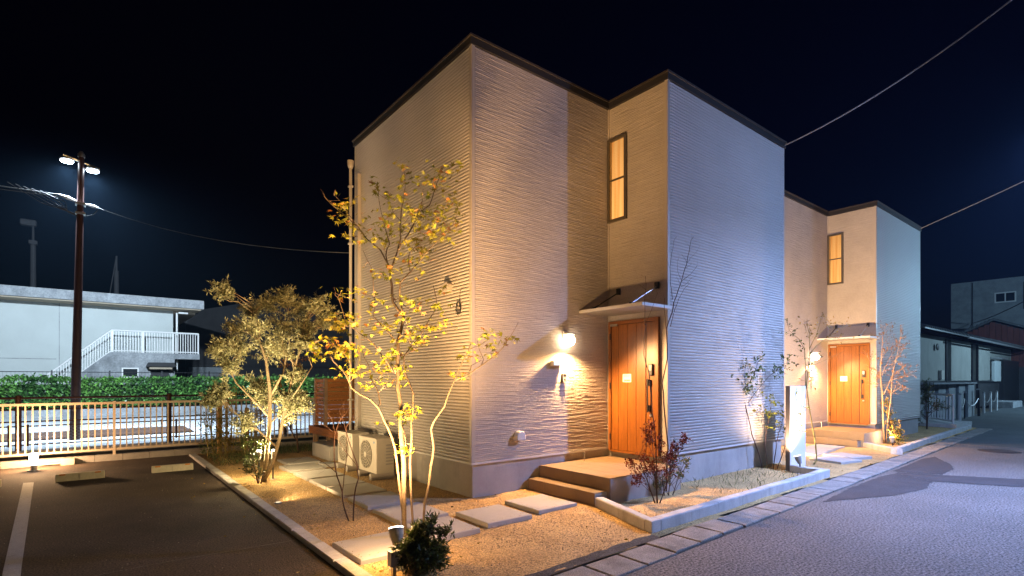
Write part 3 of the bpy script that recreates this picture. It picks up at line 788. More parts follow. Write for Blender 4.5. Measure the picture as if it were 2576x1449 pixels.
sb = MB().bbox((3.68, 10.30, -.05), (4.30, 11.36, .285), .012).build('step_block', m_slab, None)
tag(sb, 'long concrete step block in front of the wooden deck', 'step block')

# ================================================================== DECK
dk = thing('wooden_deck', 'orange-brown wooden deck with slatted screen behind the house', 'deck', (4.9, 12.0, 0))
for i in range(11):
    x = 4.16 + i*.125
    MB().box((x, 10.95, .47), (x+.118, 13.0, .50)).build('deck_board', m_deck, dk)
MB().box((4.12, 10.92, .33), (4.155, 13.0, .50)).box((4.1551, 10.915, .33), (5.55, 10.948, .50)).build('fascia_board', m_deck, dk)
for (x, y) in ((4.22, 11.05), (4.22, 12.0), (4.22, 12.9), (4.8, 11.05), (5.4, 11.05)):
    MB().box((x, y, -.05), (x+.08, y+.08, .47)).build('deck_leg', m_deckpost, dk)
MB().box((4.262, 12.30, .50), (4.335, 12.37, 1.63)).build('screen_post', m_deckpost, dk)
MB().box((4.262, 12.95, .50), (4.33, 13.02, 1.63)).build('screen_post', m_deckpost, dk)
for i in range(10):
    z = .60 + i*.103
    MB().box((4.336, 12.318, z), (5.55, 12.342, z+.095)).build('screen_slat', m_deck, dk)
    MB().box((4.285, 12.371, z), (4.309, 12.949, z+.088)).build('screen_slat', m_deck, dk)

# ================================================================== FENCES
FY = 13.15
bw = thing('block_kerb_wall', 'low row of concrete blocks under the beige fence', 'wall', (1.0, 13.17, 0))
x = -3.0
while x < 9:
    MB().bbox((x+.003, 13.09, -.05), (x+.437, 13.25, .118+random.uniform(-.003, .003)), .006).build('block', m_block, bw); x += .44
bf = thing('baluster_fence', 'beige aluminium fence with upright balusters along the parking lot end', 'fence', (1.0, FY, 0))
posts = [-3.62, -1.62, .385, 2.385, 4.385, 6.385]
for p in posts: MB().box((p-.022, FY-.025, .10), (p+.022, FY+.025, 1.175)).build('post', m_beige, bf)
for a, b in zip(posts, posts[1:]):
    MB().box((a+.023, FY-.020, 1.115), (b-.023, FY+.020, 1.160)).build('top_rail', m_beige, bf)
    MB().box((a+.023, FY-.018, .205), (b-.023, FY+.018, .240)).build('bottom_rail', m_beige, bf)
    n = 19
    for i in range(1, n+1):
        x = a + (b-a)*i/(n+1)
        MB().box((x-.011, FY-.011, .2405), (x+.011, FY+.011, 1.1145)).build('baluster', m_beige, bf)
gf = thing('guard_rail', 'dark brown pipe guard rail with mesh panels behind the beige fence', 'guard rail', (0, 15.58, 0))
gp = [-3.95, -1.2, 1.545, 4.29, 7.03]
for p in gp:
    MB().lathe((p, 15.58, -.05), [(.055, 0), (.055, 1.30), (.03, 1.315)], 14).build('post', m_brown, gf)
    for q in (-.17, .13): MB().box((p+q, 15.555, .15), (p+q+.04, 15.575, .62)).build('mesh_bracket', m_brown, gf)
for z, r in ((1.198, .024), (.946, .018), (.685, .016), (.585, .014), (.181, .014)):
    MB().tube([(-6, 15.56, z), (9, 15.56, z)], r, 8).build('rail', m_brown, gf)
wm = MB()
for j in range(11):
    z = .21 + j*.034
    for a, b in zip(gp, gp[1:]):
        n = int((b-a-.3)/.05); pts = []
        for i in range(n+1): pts.append((a+.15+(b-a-.3)*i/n, 15.565, z + (.015 if (i+j) % 2 else -.015)))
        wm.tube(pts, .0028, 3, False)
wm.build('expanded_mesh', m_wirel, gf)['kind'] = 'stuff'
# retaining edge under guard rail
sheet('drain_channel', [(-60, 13.26), (60, 13.26), (60, 15.3), (-60, 15.3)], -.05, M('dark_drain', (.03, .027, .025), .9))
ke = MB().bbox((-40, 15.35, -.05), (60, 15.75, .06), .02).build('road_edge_kerb', m_kerb, None); ke['kind'] = 'structure'
road2 = sheet('side_road', [(-60, 15.75), (60, 15.75), (60, 29.9), (-60, 29.9)], -.01, m_road2)
sheet('road_line', [(-60, 16.3), (60, 16.3), (60, 16.45), (-60, 16.45)], -.004, m_line, None, 'white edge line along the side road', road2)
bd = MB().bbox((-30, 18.7, -.03), (2.5, 20.9, .05), .03).build('planting_strip', M('strip_soil', (.055, .028, .018), .95, .3, 2.0, bump=.6), None); bd['kind'] = 'structure'
rw = MB().box((-40, 29.9, -.05), (60, 30.12, .30)).build('hedge_retaining_wall', m_concfar, None)
tag(rw, 'low grey concrete retaining wall under the clipped hedge', 'wall')

# ---------------- foliage tools
def leaves_mesh(name, P, D, Lm, Wm, mat, parent, fold=.25):
    """one 4-corner leaf per point: P base, D direction"""
    P = np.asarray(P, float); D = np.asarray(D, float); n = len(P)
    D = D/np.maximum(1e-6, np.linalg.norm(D, axis=1, keepdims=True))
    L = (rng.uniform(.7, 1.25, (n,1))*Lm); W = (rng.uniform(.7, 1.2, (n,1))*Wm)
    rv = rng.normal(size=(n,3)); S = np.cross(D, rv); S /= np.maximum(1e-6, np.linalg.norm(S, axis=1, keepdims=True))
    Nn = np.cross(S, D)
    a = P; c = P + D*L - Nn*L*fold*.6; b = P + D*L*.5 + S*W*.5 + Nn*W*fold; d = P + D*L*.5 - S*W*.5 + Nn*W*fold
    V = np.stack([a, b, c, d], 1).reshape(-1,3)
    Qf = np.arange(n*4).reshape(n,4)
    o = npmesh(name, V, Qf, mat, parent)
    o['kind'] = 'stuff'
    return o
def rdir(up=0.0):
    v = np.array([random.gauss(0,1), random.gauss(0,1), random.gauss(0,1)]); v /= np.linalg.norm(v); v[2] += up
    return v/np.linalg.norm(v)
def blob_plant(t, trunks, blobs, twig_n, twig_len, leaf_n, leaf_l, leaf_w, m_tw, m_lf, up=.5, droop=0., trunk_n=8, twig_r=.0022, skip=0., m_lf2=None, f2=0., limb_n=3, limb_r=.006):
    """trunks: list of polylines [(x,y,z,r)..]; blobs: (x,y,z,radius)"""
    for tr in trunks:
        MB().tube([p[:3] for p in tr], [p[3] for p in tr], trunk_n).build('trunk', m_tw, t, smooth=True)
    allp = []
    for tr in trunks:
        for a, b in zip(tr, tr[1:]):
            for s in np.linspace(0, 1, 6): allp.append([a[i]+(b[i]-a[i])*s for i in range(4)])
    allp = np.array(allp)
    tw = MB(); LP = []; LD = []
    for bx, by, bz, br in blobs:
        c = np.array([bx, by, bz])
        hub = []
        for q in range(limb_n):
            e = c + rdir(.2)*br*random.uniform(.1, .6)
            cand = allp[allp[:,2] < e[2] - .15] if (allp[:,2] < e[2]-.15).any() else allp
            j = np.argmin(np.linalg.norm(cand[:,:3]-e, axis=1) + rng.uniform(0, .2, len(cand)))
            s = cand[j,:3]; m1 = s + (e-s)*.45 + np.array([0,0,.10*np.linalg.norm(e-s)]) + rng.normal(0, .02, 3)
            m2 = s + (e-s)*.75 + np.array([0,0,.05*np.linalg.norm(e-s)]) + rng.normal(0, .02, 3)
            tw.tube([s, m1, m2, e], [limb_r, limb_r*.8, limb_r*.6, limb_r*.4], 5, False)
            hub += [m2, e, (m1+m2)/2]
        for i in range(twig_n):
            s = hub[random.randrange(len(hub))] + rng.normal(0, .02, 3)
            tgt = c + rdir(.15)*br*random.uniform(.55, 1.1)
            d = tgt - s; nd = np.linalg.norm(d)
            if nd < 1e-3: continue
            d = d/nd; L = min(max(nd, twig_len*.6), twig_len*1.5)
            d = d + np.array([0,0,up*.4]); d /= np.linalg.norm(d)
            pts = [s]; dd = d.copy()
            for k in range(4):
                dd = dd + rng.normal(0, .16, 3) + np.array([0,0,-droop]); dd /= np.linalg.norm(dd)
                pts.append(pts[-1] + dd*L/4)
            tw.tube(pts, [twig_r*1.2, twig_r, twig_r*.9, twig_r*.7, twig_r*.4], 3, False)
            if random.random() < skip: continue
            for k in range(leaf_n):
                u = (k+.7)/leaf_n*4; a = min(3, int(u)); pos = pts[a] + (pts[a+1]-pts[a])*(u-a)
                ax = pts[a+1]-pts[a]; ax /= np.linalg.norm(ax)
                LP.append(pos); LD.append(ax*.55 + rdir(up*.4-droop)*.9)
    tw.build('twigs', m_tw, t)['kind'] = 'stuff'
    LP, LD = np.array(LP), np.array(LD)
    if m_lf2 is not None and f2 > 0:
        k = rng.random(len(LP)) < f2
        leaves_mesh('foliage', LP[k], LD[k], leaf_l, leaf_w, m_lf2, t)
        LP, LD = LP[~k], LD[~k]
    leaves_mesh('crown', LP, LD, leaf_l, leaf_w, m_lf, t)
    return t

# ---------------- hedge, far mesh fence
hd = thing('clipped_hedge', 'long dense clipped green hedge beyond the side road', 'hedge', (2, 30.6, .3))
MB().box((-30, 30.42, .22), (24, 31.05, 1.38)).build('hedge_core', M('hedge_inside', (.012, .028, .010), .9), hd)
n = 15000
hx = rng.uniform(-6, 17, n); hz = .36 + 1.32*rng.beta(1.1, .95, n); hy = 30.28 + rng.normal(0, .05, n) + .12*vnoise(hx*2.2, hz*2.2, 11)
top = rng.random(n) < .25
hy[top] = rng.uniform(30.25, 31.1, top.sum()); hz[top] = 1.44 + .26*vnoise(hx[top]*1.6, hy[top]*1.6, 4) + np.abs(rng.normal(0, .07, top.sum()))*(rng.random(top.sum()) < .5)
hy += .16*(vnoise(hx*3.1, hz*3.1, 17)-.5)
leaves_mesh('hedge_leaves', np.stack([hx, hy, hz], -1), np.stack([rng.normal(0, .7, n), rng.normal(-.9, .5, n), rng.normal(.15, .7, n)], -1), .17, .09, m_lhedge, hd)
mf = thing('mesh_fence', 'thin dark wire mesh fence behind the clipped hedge', 'fence', (1, 31.6, 0))
for i in range(-3, 12):
    x = .753 + i*2.08
    MB().box((x-.03, 31.57, 0), (x+.03, 31.63, 2.03)).build('post', m_black, mf)
MB().tube([(-8, 31.6, 1.95), (24, 31.6, 1.95)], .016, 5).build('top_wire', m_black, mf)
wr = MB()
for i in range(4): wr.tube([(-8, 31.6, 1.25+.17*i), (24, 31.6, 1.25+.17*i)], .004, 3)
x = -8
while x < 22: wr.tube([(x, 31.6, 1.2), (x, 31.6, 1.98)], .003, 3); x += .13
wr.build('wire_mesh', m_black, mf)['kind'] = 'stuff'

# ================================================================== HALL BEYOND THE ROAD
hl = thing('concrete_hall', 'low pale building with thick flat concrete roof and outside stair', 'building', (-3, 38, 0))
MB().box((-30, 35, -.05), (3.66, 44, 5.50)).build('wall', m_wallfar, hl)
MB().box((-30.5, 33.6, 5.505), (4.97, 45, 5.97)).build('roof_slab', m_concfar, hl)
MB().box((-30.3, 33.75, 5.44), (4.85, 34.999, 5.5045)).box((3.661, 35, 5.30), (4.75, 44, 5.5045)).build('soffit', m_soffit, hl)
MB().tube([(3.85, 34.4, 5.30), (4.3, 34.4, 5.30)], .05, 8).tube([(3.80, 34.6, 2.0), (3.80, 34.6, 5.3)], .05, 8).build('downpipe', m_white, hl)
MB().box((-1.2, 34.985, 0), (-1.17, 34.999, 5.44)).box((-30, 34.985, 2.62), (-1.3, 34.998, 2.65)).build('wall_joint', m_concfar, hl)
st = MB().prism_y([(-2.4, 0), (3.62, 0), (3.62, 2.72), (4.80, 2.72), (4.80, 3.02), (.90, 3.02), (.75, 2.95), (-2.4, .02)], 33.9, 34.98).build('outside_stair', m_concfar, hl)
for i in range(33):
    x = .95 + i*(4.72-.95)/32
    MB().box((x-.016, 33.93, 3.02), (x+.016, 33.96, 4.10)).build('stair_baluster', m_white, st)
for i in range(24):
    x = -1.5 + i*(.86+1.5)/23; zb = 2.98 + (x-.86)*.93
    MB().box((x-.016, 33.93, zb-.02), (x+.016, 33.96, zb+1.09)).build('stair_baluster', m_white, st)
MB().tube([(-1.6, 33.945, 1.81), (.90, 33.945, 4.14), (4.74, 33.945, 4.14)], .045, 8).tube([(-1.6, 33.945, .77), (.90, 33.945, 3.10), (4.74, 33.945, 3.10)], .03, 6).tube([(4.74, 33.945, 4.14), (4.74, 34.9, 4.14)], .04, 6).tube([(4.74, 33.945, 3.02), (4.74, 33.945, 4.14)], .04, 6).build('handrail', m_white, st)
for x in (.92, 2.2, 3.55): MB().box((x-.04, 33.925, 3.02), (x+.04, 33.965, 4.13)).build('rail_post', m_white, st)
wn_ = MB().box((1.30, 33.86, 1.70), (2.02, 33.899, 2.22)).build('window', m_white, hl)
MB().box((1.36, 33.85, 1.76), (1.96, 33.859, 2.16)).build('pane', m_glassd, wn_)
cn = MB().prism_y([(2.32, 2.28), (3.62, 2.28), (3.55, 2.50), (2.42, 2.50)], 33.2, 33.899).build('porch_hood', m_dark, hl)
MB().box((2.45, 33.3, 2.15), (3.45, 33.899, 2.279)).build('hood_soffit', m_soffit, cn)
dw = MB().box((2.55, 33.86, 0), (3.35, 33.899, 2.1)).build('doorway', m_dark, hl)

wh = thing('dark_warehouse', 'large dark gabled shed behind the olive tree', 'building', (9, 50, 0))
MB().prism_y([(4.0, 0), (19, 0), (19, 6.2), (11.5, 8.2), (4.0, 6.2)], 46, 60).build('wall', m_dark, wh)
fr = MB()
for x in (5.6, 8.2, 10.8): fr.box((x, 45.95, .2), (x+.12, 45.999, 6.6))
fr.box((4.0, 45.94, 5.0), (19, 45.949, 5.12)); fr.box((4.0, 45.94, 2.6), (19, 45.949, 2.72))
fr.build('frame', m_black, wh)
MB().box((5.8, 45.93, 0), (9.0, 45.96, 2.55)).build('sheeting', m_greywall, wh)

# ================================================================== FLOODLIGHT MAST + WIRES
ms = thing('floodlight_mast', 'tall brown mast with two lit floodlights beyond the fence', 'mast', (-.30, 18.4, 0))
MB().tube([(-.31, 18.4, -.05), (-.25, 18.4, 3.2), (-.17, 18.4, 7.62)], [.115, .095, .065], 16).build('pole', m_mast, ms)
MB().tube([(-.55, 18.33, 7.55), (.22, 18.47, 7.40)], .03, 8).build('crossarm', m_steel, ms)
MB().lathe((-.17, 18.4, 7.60), [(.08, 0), (.08, .08), (.03, .16)], 12).build('cap', m_steel, ms)
for sx, zz in ((-.47, 7.44), (.07, 7.31)):
    fl = MB().lathe((sx, 18.45, zz), [(.10, 0), (.155, .015), (.16, .05), (.12, .10), (.05, .13)], 20).build('floodlight', m_steel, ms)
    MB().lathe((sx, 18.45, zz-.045), [(.06, 0), (.13, .02), (.14, .0445)], 20).build('lens', EM('flood_lens', (0.72, 0.88, 1.0), 40), fl)
    lamp('light', 'SPOT', (sx, 18.6, zz-.10), 6800, (0.66, 0.83, 1.0), ms, (sx*3+.5, 27, 0), .12, R(150), .4)
# clamps and cable bundle
MB().box((-.30, 18.28, 6.30), (-.08, 18.52, 6.36)).box((-.30, 18.28, 6.05), (-.08, 18.52, 6.10)).build('clamp', m_steel, ms)
MB().tube([(-.62, 18.40, 6.50), (-.45, 18.40, 6.45), (-.22, 18.4, 6.38)], [.02, .05, .02], 8).tube([(-.10, 18.4, 6.36), (.08, 18.35, 6.32), (.20, 18.3, 6.28)], [.02, .045, .02], 8).build('insulator', m_grey, ms)
lp = MB()
for i in range(5):
    a = -.62-.15*i
    lp.tube([(a-.4, 18.4, 6.52+.02*i), (a*.8, 18.36, 6.32-.03*i), (-.45+.03*i, 18.34, 6.05), (-.25, 18.33, 5.98)], .009, 5)
lp.tube([(-.1, 18.34, 6.02), (.08, 18.33, 6.08), (.2, 18.3, 6.26)], .009, 5).build('cable_loops', m_wire, ms)
def wire(name, label, a, b, sag, r, mat=None, n=28):
    pts = []
    for i in range(n+1):
        s = i/n; pts.append((a[0]+(b[0]-a[0])*s, a[1]+(b[1]-a[1])*s, a[2]+(b[2]-a[2])*s - sag*4*s*(1-s)))
    o = MB().tube(pts, r, 5).build(name, mat or m_wirel); tag(o, label, 'wire', 'overhead wires'); return o
wire('overhead_wire', 'thin wire from the mast down to the back of the house', (.20, 18.3, 6.28), (3.95, 9.92, 4.05), .25, .008, m_wire)
wire('overhead_wire', 'upper wire running left from the floodlight mast', (-.60, 18.4, 6.5), (-16, 19.5, 8.2), .5, .012, m_wire)
wire('overhead_wire', 'lower wire running left from the floodlight mast', (-.60, 18.4, 6.45), (-16, 19.3, 7.75), .5, .010, m_wire)

# ================================================================== STREET LAMP POLES (right of the frame)
up = thing('utility_pole', 'concrete utility pole carrying the blue-white street lamp across the street', 'utility pole', (10.55, -.25, 0), 'utility poles')
MB().tube([(10.55, -.25, -.1), (10.55, -.25, 9.2)], [.17, .11], 14).build('pole', m_pole, up, smooth=True)
MB().tube([(10.5, -.18, 5.0), (10.2, .3, 5.2), (9.95, .70, 5.22)], .025, 8).build('lamp_arm', m_steel, up)
MB().lathe((9.92, .76, 5.10), [(.05, 0), (.14, .02), (.15, .08), (.05, .14)], 16).build('lamp_head', m_steel, up)
MB().lathe((9.92, .76, 5.075), [(.09, 0), (.12, .01), (.12, .02)], 16).build('lamp_glass', EM('street_led', (0.6, 0.75, 1.0), 60), up)
lamp('light', 'POINT', (9.92, .76, 5.03), 450, BLUE, up, None, .05)
lamp('light', 'SPOT', (9.92, .76, 5.02), 3500, BLUE, up, (9.92, .9, 0), .05, R(165), 1.0)
up2 = thing('utility_pole', 'second concrete utility pole farther along the street', 'utility pole', (21, -2, 0), 'utility poles')
MB().tube([(21, -2, -.1), (21, -2, 9.6)], [.17, .11], 14).build('pole', m_pole, up2, smooth=True)
MB().tube([(21, -1.9, 5.4), (20.6, -1.2, 5.6), (20.4, -.8, 5.6)], .025, 8).build('lamp_arm', m_steel, up2)
MB().lathe((20.4, -.7, 5.5), [(.05, 0), (.14, .02), (.15, .08), (.05, .14)], 16).build('lamp_head', m_steel, up2)
MB().lathe((20.4, -.7, 5.475), [(.09, 0), (.12, .01), (.12, .02)], 16).build('lamp_glass', EM('street_led', (0.6, 0.75, 1.0), 60), up2)
lamp('light', 'POINT', (20.4, -.7, 5.42), 420, (.25, .55, 1.0), up2, None, .05)
up3 = thing('utility_pole', 'unseen utility pole and lamp added to brighten the far street end', 'utility pole', (40, -3, 0), 'utility poles')  # pole and lamp added out of view to brighten the far houses
MB().tube([(40, -3, -.1), (40, -3, 9.6)], [.17, .11], 14).build('pole', m_pole, up3, smooth=True)
MB().tube([(40, -2.9, 5.8), (39.6, -2.2, 6.0), (39.4, -1.8, 6.0)], .025, 8).build('lamp_arm', m_steel, up3)
MB().lathe((39.4, -1.7, 5.9), [(.05, 0), (.14, .02), (.15, .08), (.05, .14)], 16).build('lamp_head', m_steel, up3)
MB().lathe((39.4, -1.7, 5.875), [(.09, 0), (.12, .01), (.12, .02)], 16).build('lamp_glass', EM('street_led', (0.6, 0.75, 1.0), 60), up3)
lamp('light', 'POINT', (39.4, -1.7, 5.8), 4200, (.42, .72, 1.0), up3, None, .05)
a0 = Vector((10.44, 4.70, 6.12)); pts = []
for i in range(33):
    s = i/32; pts.append((10.44+(10.58-10.44)*s, 4.70-4.9*s, 6.10+.79*s*.86+1.864*s*s*.75))
o = MB().tube(pts, .012, 6).build('overhead_wire', m_wirel); tag(o, 'pale wire rising from the nearer roof corner to the upper right', 'wire', 'overhead wires')
wire('overhead_wire', 'pale wire rising from the far roof corner to the right', (19.48, 4.78, 6.12), (21, -1.95, 9.2), .12, .014)

# ================================================================== PARKING FITTINGS
def wheel_stop(label, x0):
    t = thing('wheel_stop', label, 'wheel stop', (x0+.3, 10.95, 0), 'wheel stops')
    MB().prism_x([(10.88, -.01), (11.0, -.01), (10.985, .112), (10.90, .112)], x0, x0+.61).build('block', m_stop, t, bevel=.008)
    for a in (.045, .485): MB().box((x0+a, 10.886, .092), (x0+a+.075, 10.905, .1135)).build('reflector', m_reflector, t)
    MB().box((x0+.29, 10.8825, .01), (x0+.297, 10.889, .09)).build('mould_seam', m_block, t)
    return t
wheel_stop('cream concrete wheel stop in the middle of the parking bay', -.415)
wheel_stop('cream concrete wheel stop nearest the garden kerb', .835)
wheel_stop('wheel stop cut by the left edge of the picture', -1.64)
bl = thing('bollard_light', 'short lit bollard lamp before the beige fence', 'bollard light', (-.765, 12.52, 0))
MB().lathe((-.765, 12.52, 0), [(.085, 0), (.085, .008), (.06, .010), (.045, .014), (.045, .10)], 20).build('foot', m_steel, bl)
MB().lathe((-.765, 12.52, .1005), [(.055, 0), (.062, .01), (.062, .19), (.052, .205)], 20).build('glass', EM('bollard_glass', (1.0, 0.93, 0.86), 9.0), bl)
lamp('light', 'POINT', (-.765, 12.60, .40), 160, (1, .60, .30), bl, None, .06)
jb2 = thing('cable_box', 'small cream cable box and conduit against the block row', 'cable box', (-.32, 12.98, 0))
MB().box((-.42, 12.93, -.01), (-.22, 13.07, .115)).build('box', m_stop, jb2, bevel=.004)
MB().tube([(-.70, 13.0, .035), (-.42, 13.0, .035)], .014, 6).tube([(-.70, 13.0, .075), (-.42, 13.0, .075)], .010, 6).build('conduit', m_stop, jb2)

# ================================================================== STREET END, RIGHT BACKGROUND
hr = thing('tile_roof_house', 'dim single-storey house with dark tiled eave along the street', 'house', (40, 9, 0))
c_, s_ = math.cos(R(1.2)), math.sin(R(1.2))
MB().box((27.6, 7.3, -.05), (58, 13, 3.75)).build('wall', m_darkwall, hr)
for x0, x1 in ((27.6, 33.2), (34.4, 38.6), (40.2, 43.6)):
    MB().box((x0, 7.06, 1.55), (x1, 7.299, 3.62)).build('plaster_bay', m_darkwall, hr)
MB().box((27.6, 7.02, 1.42), (58, 7.298, 1.548)).build('dark_band', m_black, hr)
MB().box((27.6, 7.10, -.05), (58, 7.297, 1.418)).build('lower_cladding', m_dark, hr)
for x in (33.2, 38.65, 40.0): MB().box((x, 7.0, -.05), (x+.16, 7.10, 3.6)).build('corner_board', m_black, hr)
MB().prism_x([(6.3, 3.70), (6.3, 3.80), (13.2, 6.0), (13.2, 5.85)], 26.6, 59).build('roof', m_tileroof, hr)
tl = MB()
x = 26.7
while x < 58.5:
    tl.tube([(x, 6.26, 3.80), (x, 9.5, 4.84)], .055, 6); x += .27
tl.build('roof_tile_rows', m_tileroof, hr)['kind'] = 'stuff'
MB().tube([(33.5, 6.22, 3.66), (58, 6.22, 3.62)], .05, 8).build('eave_gutter', m_steel, hr)
mt = MB().box((32.0, 6.93, 1.62), (32.5, 7.055, 2.05)).build('meter_box', m_ac, hr)
MB().lathe((31.4, 6.98, 3.15), [(.16, 0), (.16, .05), (.10, .06)], 14, 'y').build('vent', m_black, hr)
MB().box((43.8, 6.6, 2.9), (46.2, 7.09, 2.98)).build('door_hood', m_steel, hr)
MB().box((46.6, 6.9, 0), (56, 7.09, 2.9)).build('garage_opening', m_black, hr)
MB().box((44.2, 6.95, 1.5), (46.2, 7.09, 2.8)).build('pale_panel', m_wallfar, hr)

cw = thing('block_wall', 'grey concrete garden wall at the street bend', 'wall', (27.5, 5.9, 0))
for i in range(6):
    MB().box((23.8+i*1.15, 5.92-.085*i, -.05), (24.94+i*1.15, 6.07-.085*i, 1.42)).build('wall_panel', m_greywall, cw)
MB().box((23.8, 5.40, 1.425), (30.72, 6.10, 1.48)).build('coping', m_concfar, cw)
wf = thing('white_fence', 'small white metal fence panel at the end of the far bed', 'fence', (23.0, 4.8, 0))
MB().tube([(22.65, 4.60, .05), (22.65, 4.60, 1.08)], .03, 8).tube([(24.3, 5.62, .05), (24.3, 5.62, 1.08)], .03, 8).build('post', m_white, wf)
MB().tube([(22.65, 4.60, 1.08), (24.3, 5.62, 1.08)], .035, 8).build('top_rail', m_white, wf)
MB().tube([(22.65, 4.60, .20), (24.3, 5.62, .20)], .03, 8).build('bottom_rail', m_white, wf)
for i in range(1, 8):
    s = i/8; MB().tube([(22.65+1.65*s, 4.60+1.02*s, .20), (22.65+1.65*s, 4.60+1.02*s, 1.08)], .016, 6).build('baluster', m_white, wf)
MB().box((22.3, 4.45, -.05), (24.5, 5.9, .12)).build('kerb_base', m_kerb, wf)
cp = [(26.6, 5.2), (28.2, 5.36), (30.6, 5.33), (33.4, 5.64), (35.2, 5.69), (37.0, 5.74)]
wh_ = ['tall pale chain post by the grey wall', 'thin chain post in front of the grey wall', 'leaning dark post at the end of the grey wall', 'short chrome chain post, first past the wall', 'short chrome chain post, middle of three', 'short chrome chain post, farthest of three']
for i, (x, y) in enumerate(cp):
    hgt = (1.0, 1.05, 1.15, .95, .95, .95)[i]
    t = thing('chain_post', wh_[i], 'post', (x, y, 0), 'chain posts')
    MB().tube([(x, y, -.05), (x + (-.12 if i == 2 else 0), y, hgt)], .05 if i != 1 else .03, 8).build('post', m_white if i in (0, 3, 4, 5) else m_black, t)
    MB().lathe((x + (-.12 if i == 2 else 0), y, hgt), [(.06, 0), (.06, .04), (.02, .07)], 10).build('cap', m_steel, t)
for a, b, lb in ((0, 1, 'sagging chain between the first two posts by the wall'), (1, 2, 'chain running up to the leaning post'), (3, 4, 'sagging chain between the first two chrome posts'), (4, 5, 'sagging chain between the last two chrome posts')):
    A, B = cp[a], cp[b]
    o = MB().tube([(A[0]+(B[0]-A[0])*s, A[1]+(B[1]-A[1])*s, .85-.45*4*s*(1-s)*.8) for s in np.linspace(0, 1, 12)], .018, 5).build('chain', m_steel); tag(o, lb, 'chain', 'post chains')
sb2 = MB().bbox((40.5, 5.6, -.05), (43.5, 6.6, .35), .02).build('door_step', m_concfar); tag(sb2, 'pale concrete doorstep of the dim tiled house', 'step')
br = thing('wooden_barn', 'dark red wooden barn gable behind the tiled house', 'barn', (56, 8.0, 0))
MB().prism_x([(3.5, 0), (10.6, 0), (10.6, 4.75), (8.2, 5.85), (3.5, 3.9)], 52.2, 62).build('wall', m_dark, br)
y = 4.0
while y < 10.5:
    zt = 4.70 + (10.6-y)*.455 if y > 8.2 else 5.85 - (8.2-y)*.415
    MB().box((52.15, y, 2.5), (52.199, y+.30, zt)).build('board', m_redwood, br); y += .32
MB().prism_x([(11.0, 4.60), (11.0, 4.75), (8.2, 6.12), (3.2, 4.05), (3.2, 3.9), (8.2, 5.95)], 51.8, 62.3).build('roof', m_tileroof, br)
rt = MB()
for i in range(12):
    y = 10.95 - i*.23; rt.tube([(51.75, y, 4.74+(11-y)*.485), (52.3, y, 4.74+(11-y)*.485)], .08, 6)
rt.build('verge_tiles', m_tileroof, br)
cb_ = thing('concrete_block_building', 'tall grey concrete building with white-framed windows at far right', 'building', (66, 8, 0))
MB().box((62, -6, -.05), (75, 12.75, 10.4)).build('wall', m_greywall, cb_)
for (y0, y1, z0, z1) in ((8.35, 9.75, 8.3, 9.2), (8.35, 9.75, 5.2, 6.2)):
    w_ = MB().box((61.93, y0, z0), (61.999, y1, z0+.10)).box((61.93, y0, z1-.10), (61.999, y1, z1)).box((61.93, y0, z0+.101), (61.999, y0+.10, z1-.101)).box((61.93, y1-.10, z0+.101), (61.999, y1, z1-.101)).box((61.93, (y0+y1)/2-.04, z0+.101), (61.999, (y0+y1)/2+.04, z1-.101)).build('window', m_white, cb_)
    MB().box((61.97, y0+.101, z0+.101), (61.998, y1-.101, z1-.101)).build('pane', m_glassd, w_)
w_ = MB().box((61.9, 5.8, 7.6), (61.999, 7.9, 9.9)).build('window', m_black, cb_)
MB().box((61.88, 5.9, 7.75), (61.899, 7.75, 9.75)).build('pane', m_glassd, w_)
MB().box((61.9, 11.2, 0), (61.999, 11.26, 10.3)).build('downpipe', m_dark, cb_)
wire('overhead_wire', 'dark wire across the grey concrete building', (61.5, 11.2, 6.6), (40, 2.5, 7.8), .4, .03, m_wire)
wire('overhead_wire', 'dark wire dropping to the tiled roof', (61.5, 11.2, 6.6), (45, 9.5, 4.9), .8, .03, m_wire)
for (x, y, hgt, lb) in ((-2.47, 40, 10.2, 'dim far lamp post above the hall roof at left'), (1.28, 40, 9.1, 'thin dim far pole behind the hall roof')):
    t = thing('far_pole', lb, 'pole', (x, y, 0), 'far poles')
    MB().tube([(x, y, 0), (x, y, hgt-.9), (x, y, hgt-.89), (x, y, hgt)], [.16, .12, .06, .05], 10).build('pole', m_dark, t)
    if x < 0:
        MB().box((x-.55, y-.2, hgt), (x+.15, y+.2, hgt+.35)).build('lamp_head', m_dark, t, bevel=.08)
        MB().box((x-.18, y-.18, hgt-1.0), (x+.18, y+.18, hgt-.8)).build('collar', m_dark, t)
    else:
        MB().tube([(x-.4, y, 6.2), (x, y, hgt)], .03, 6).build('stay', m_dark, t)

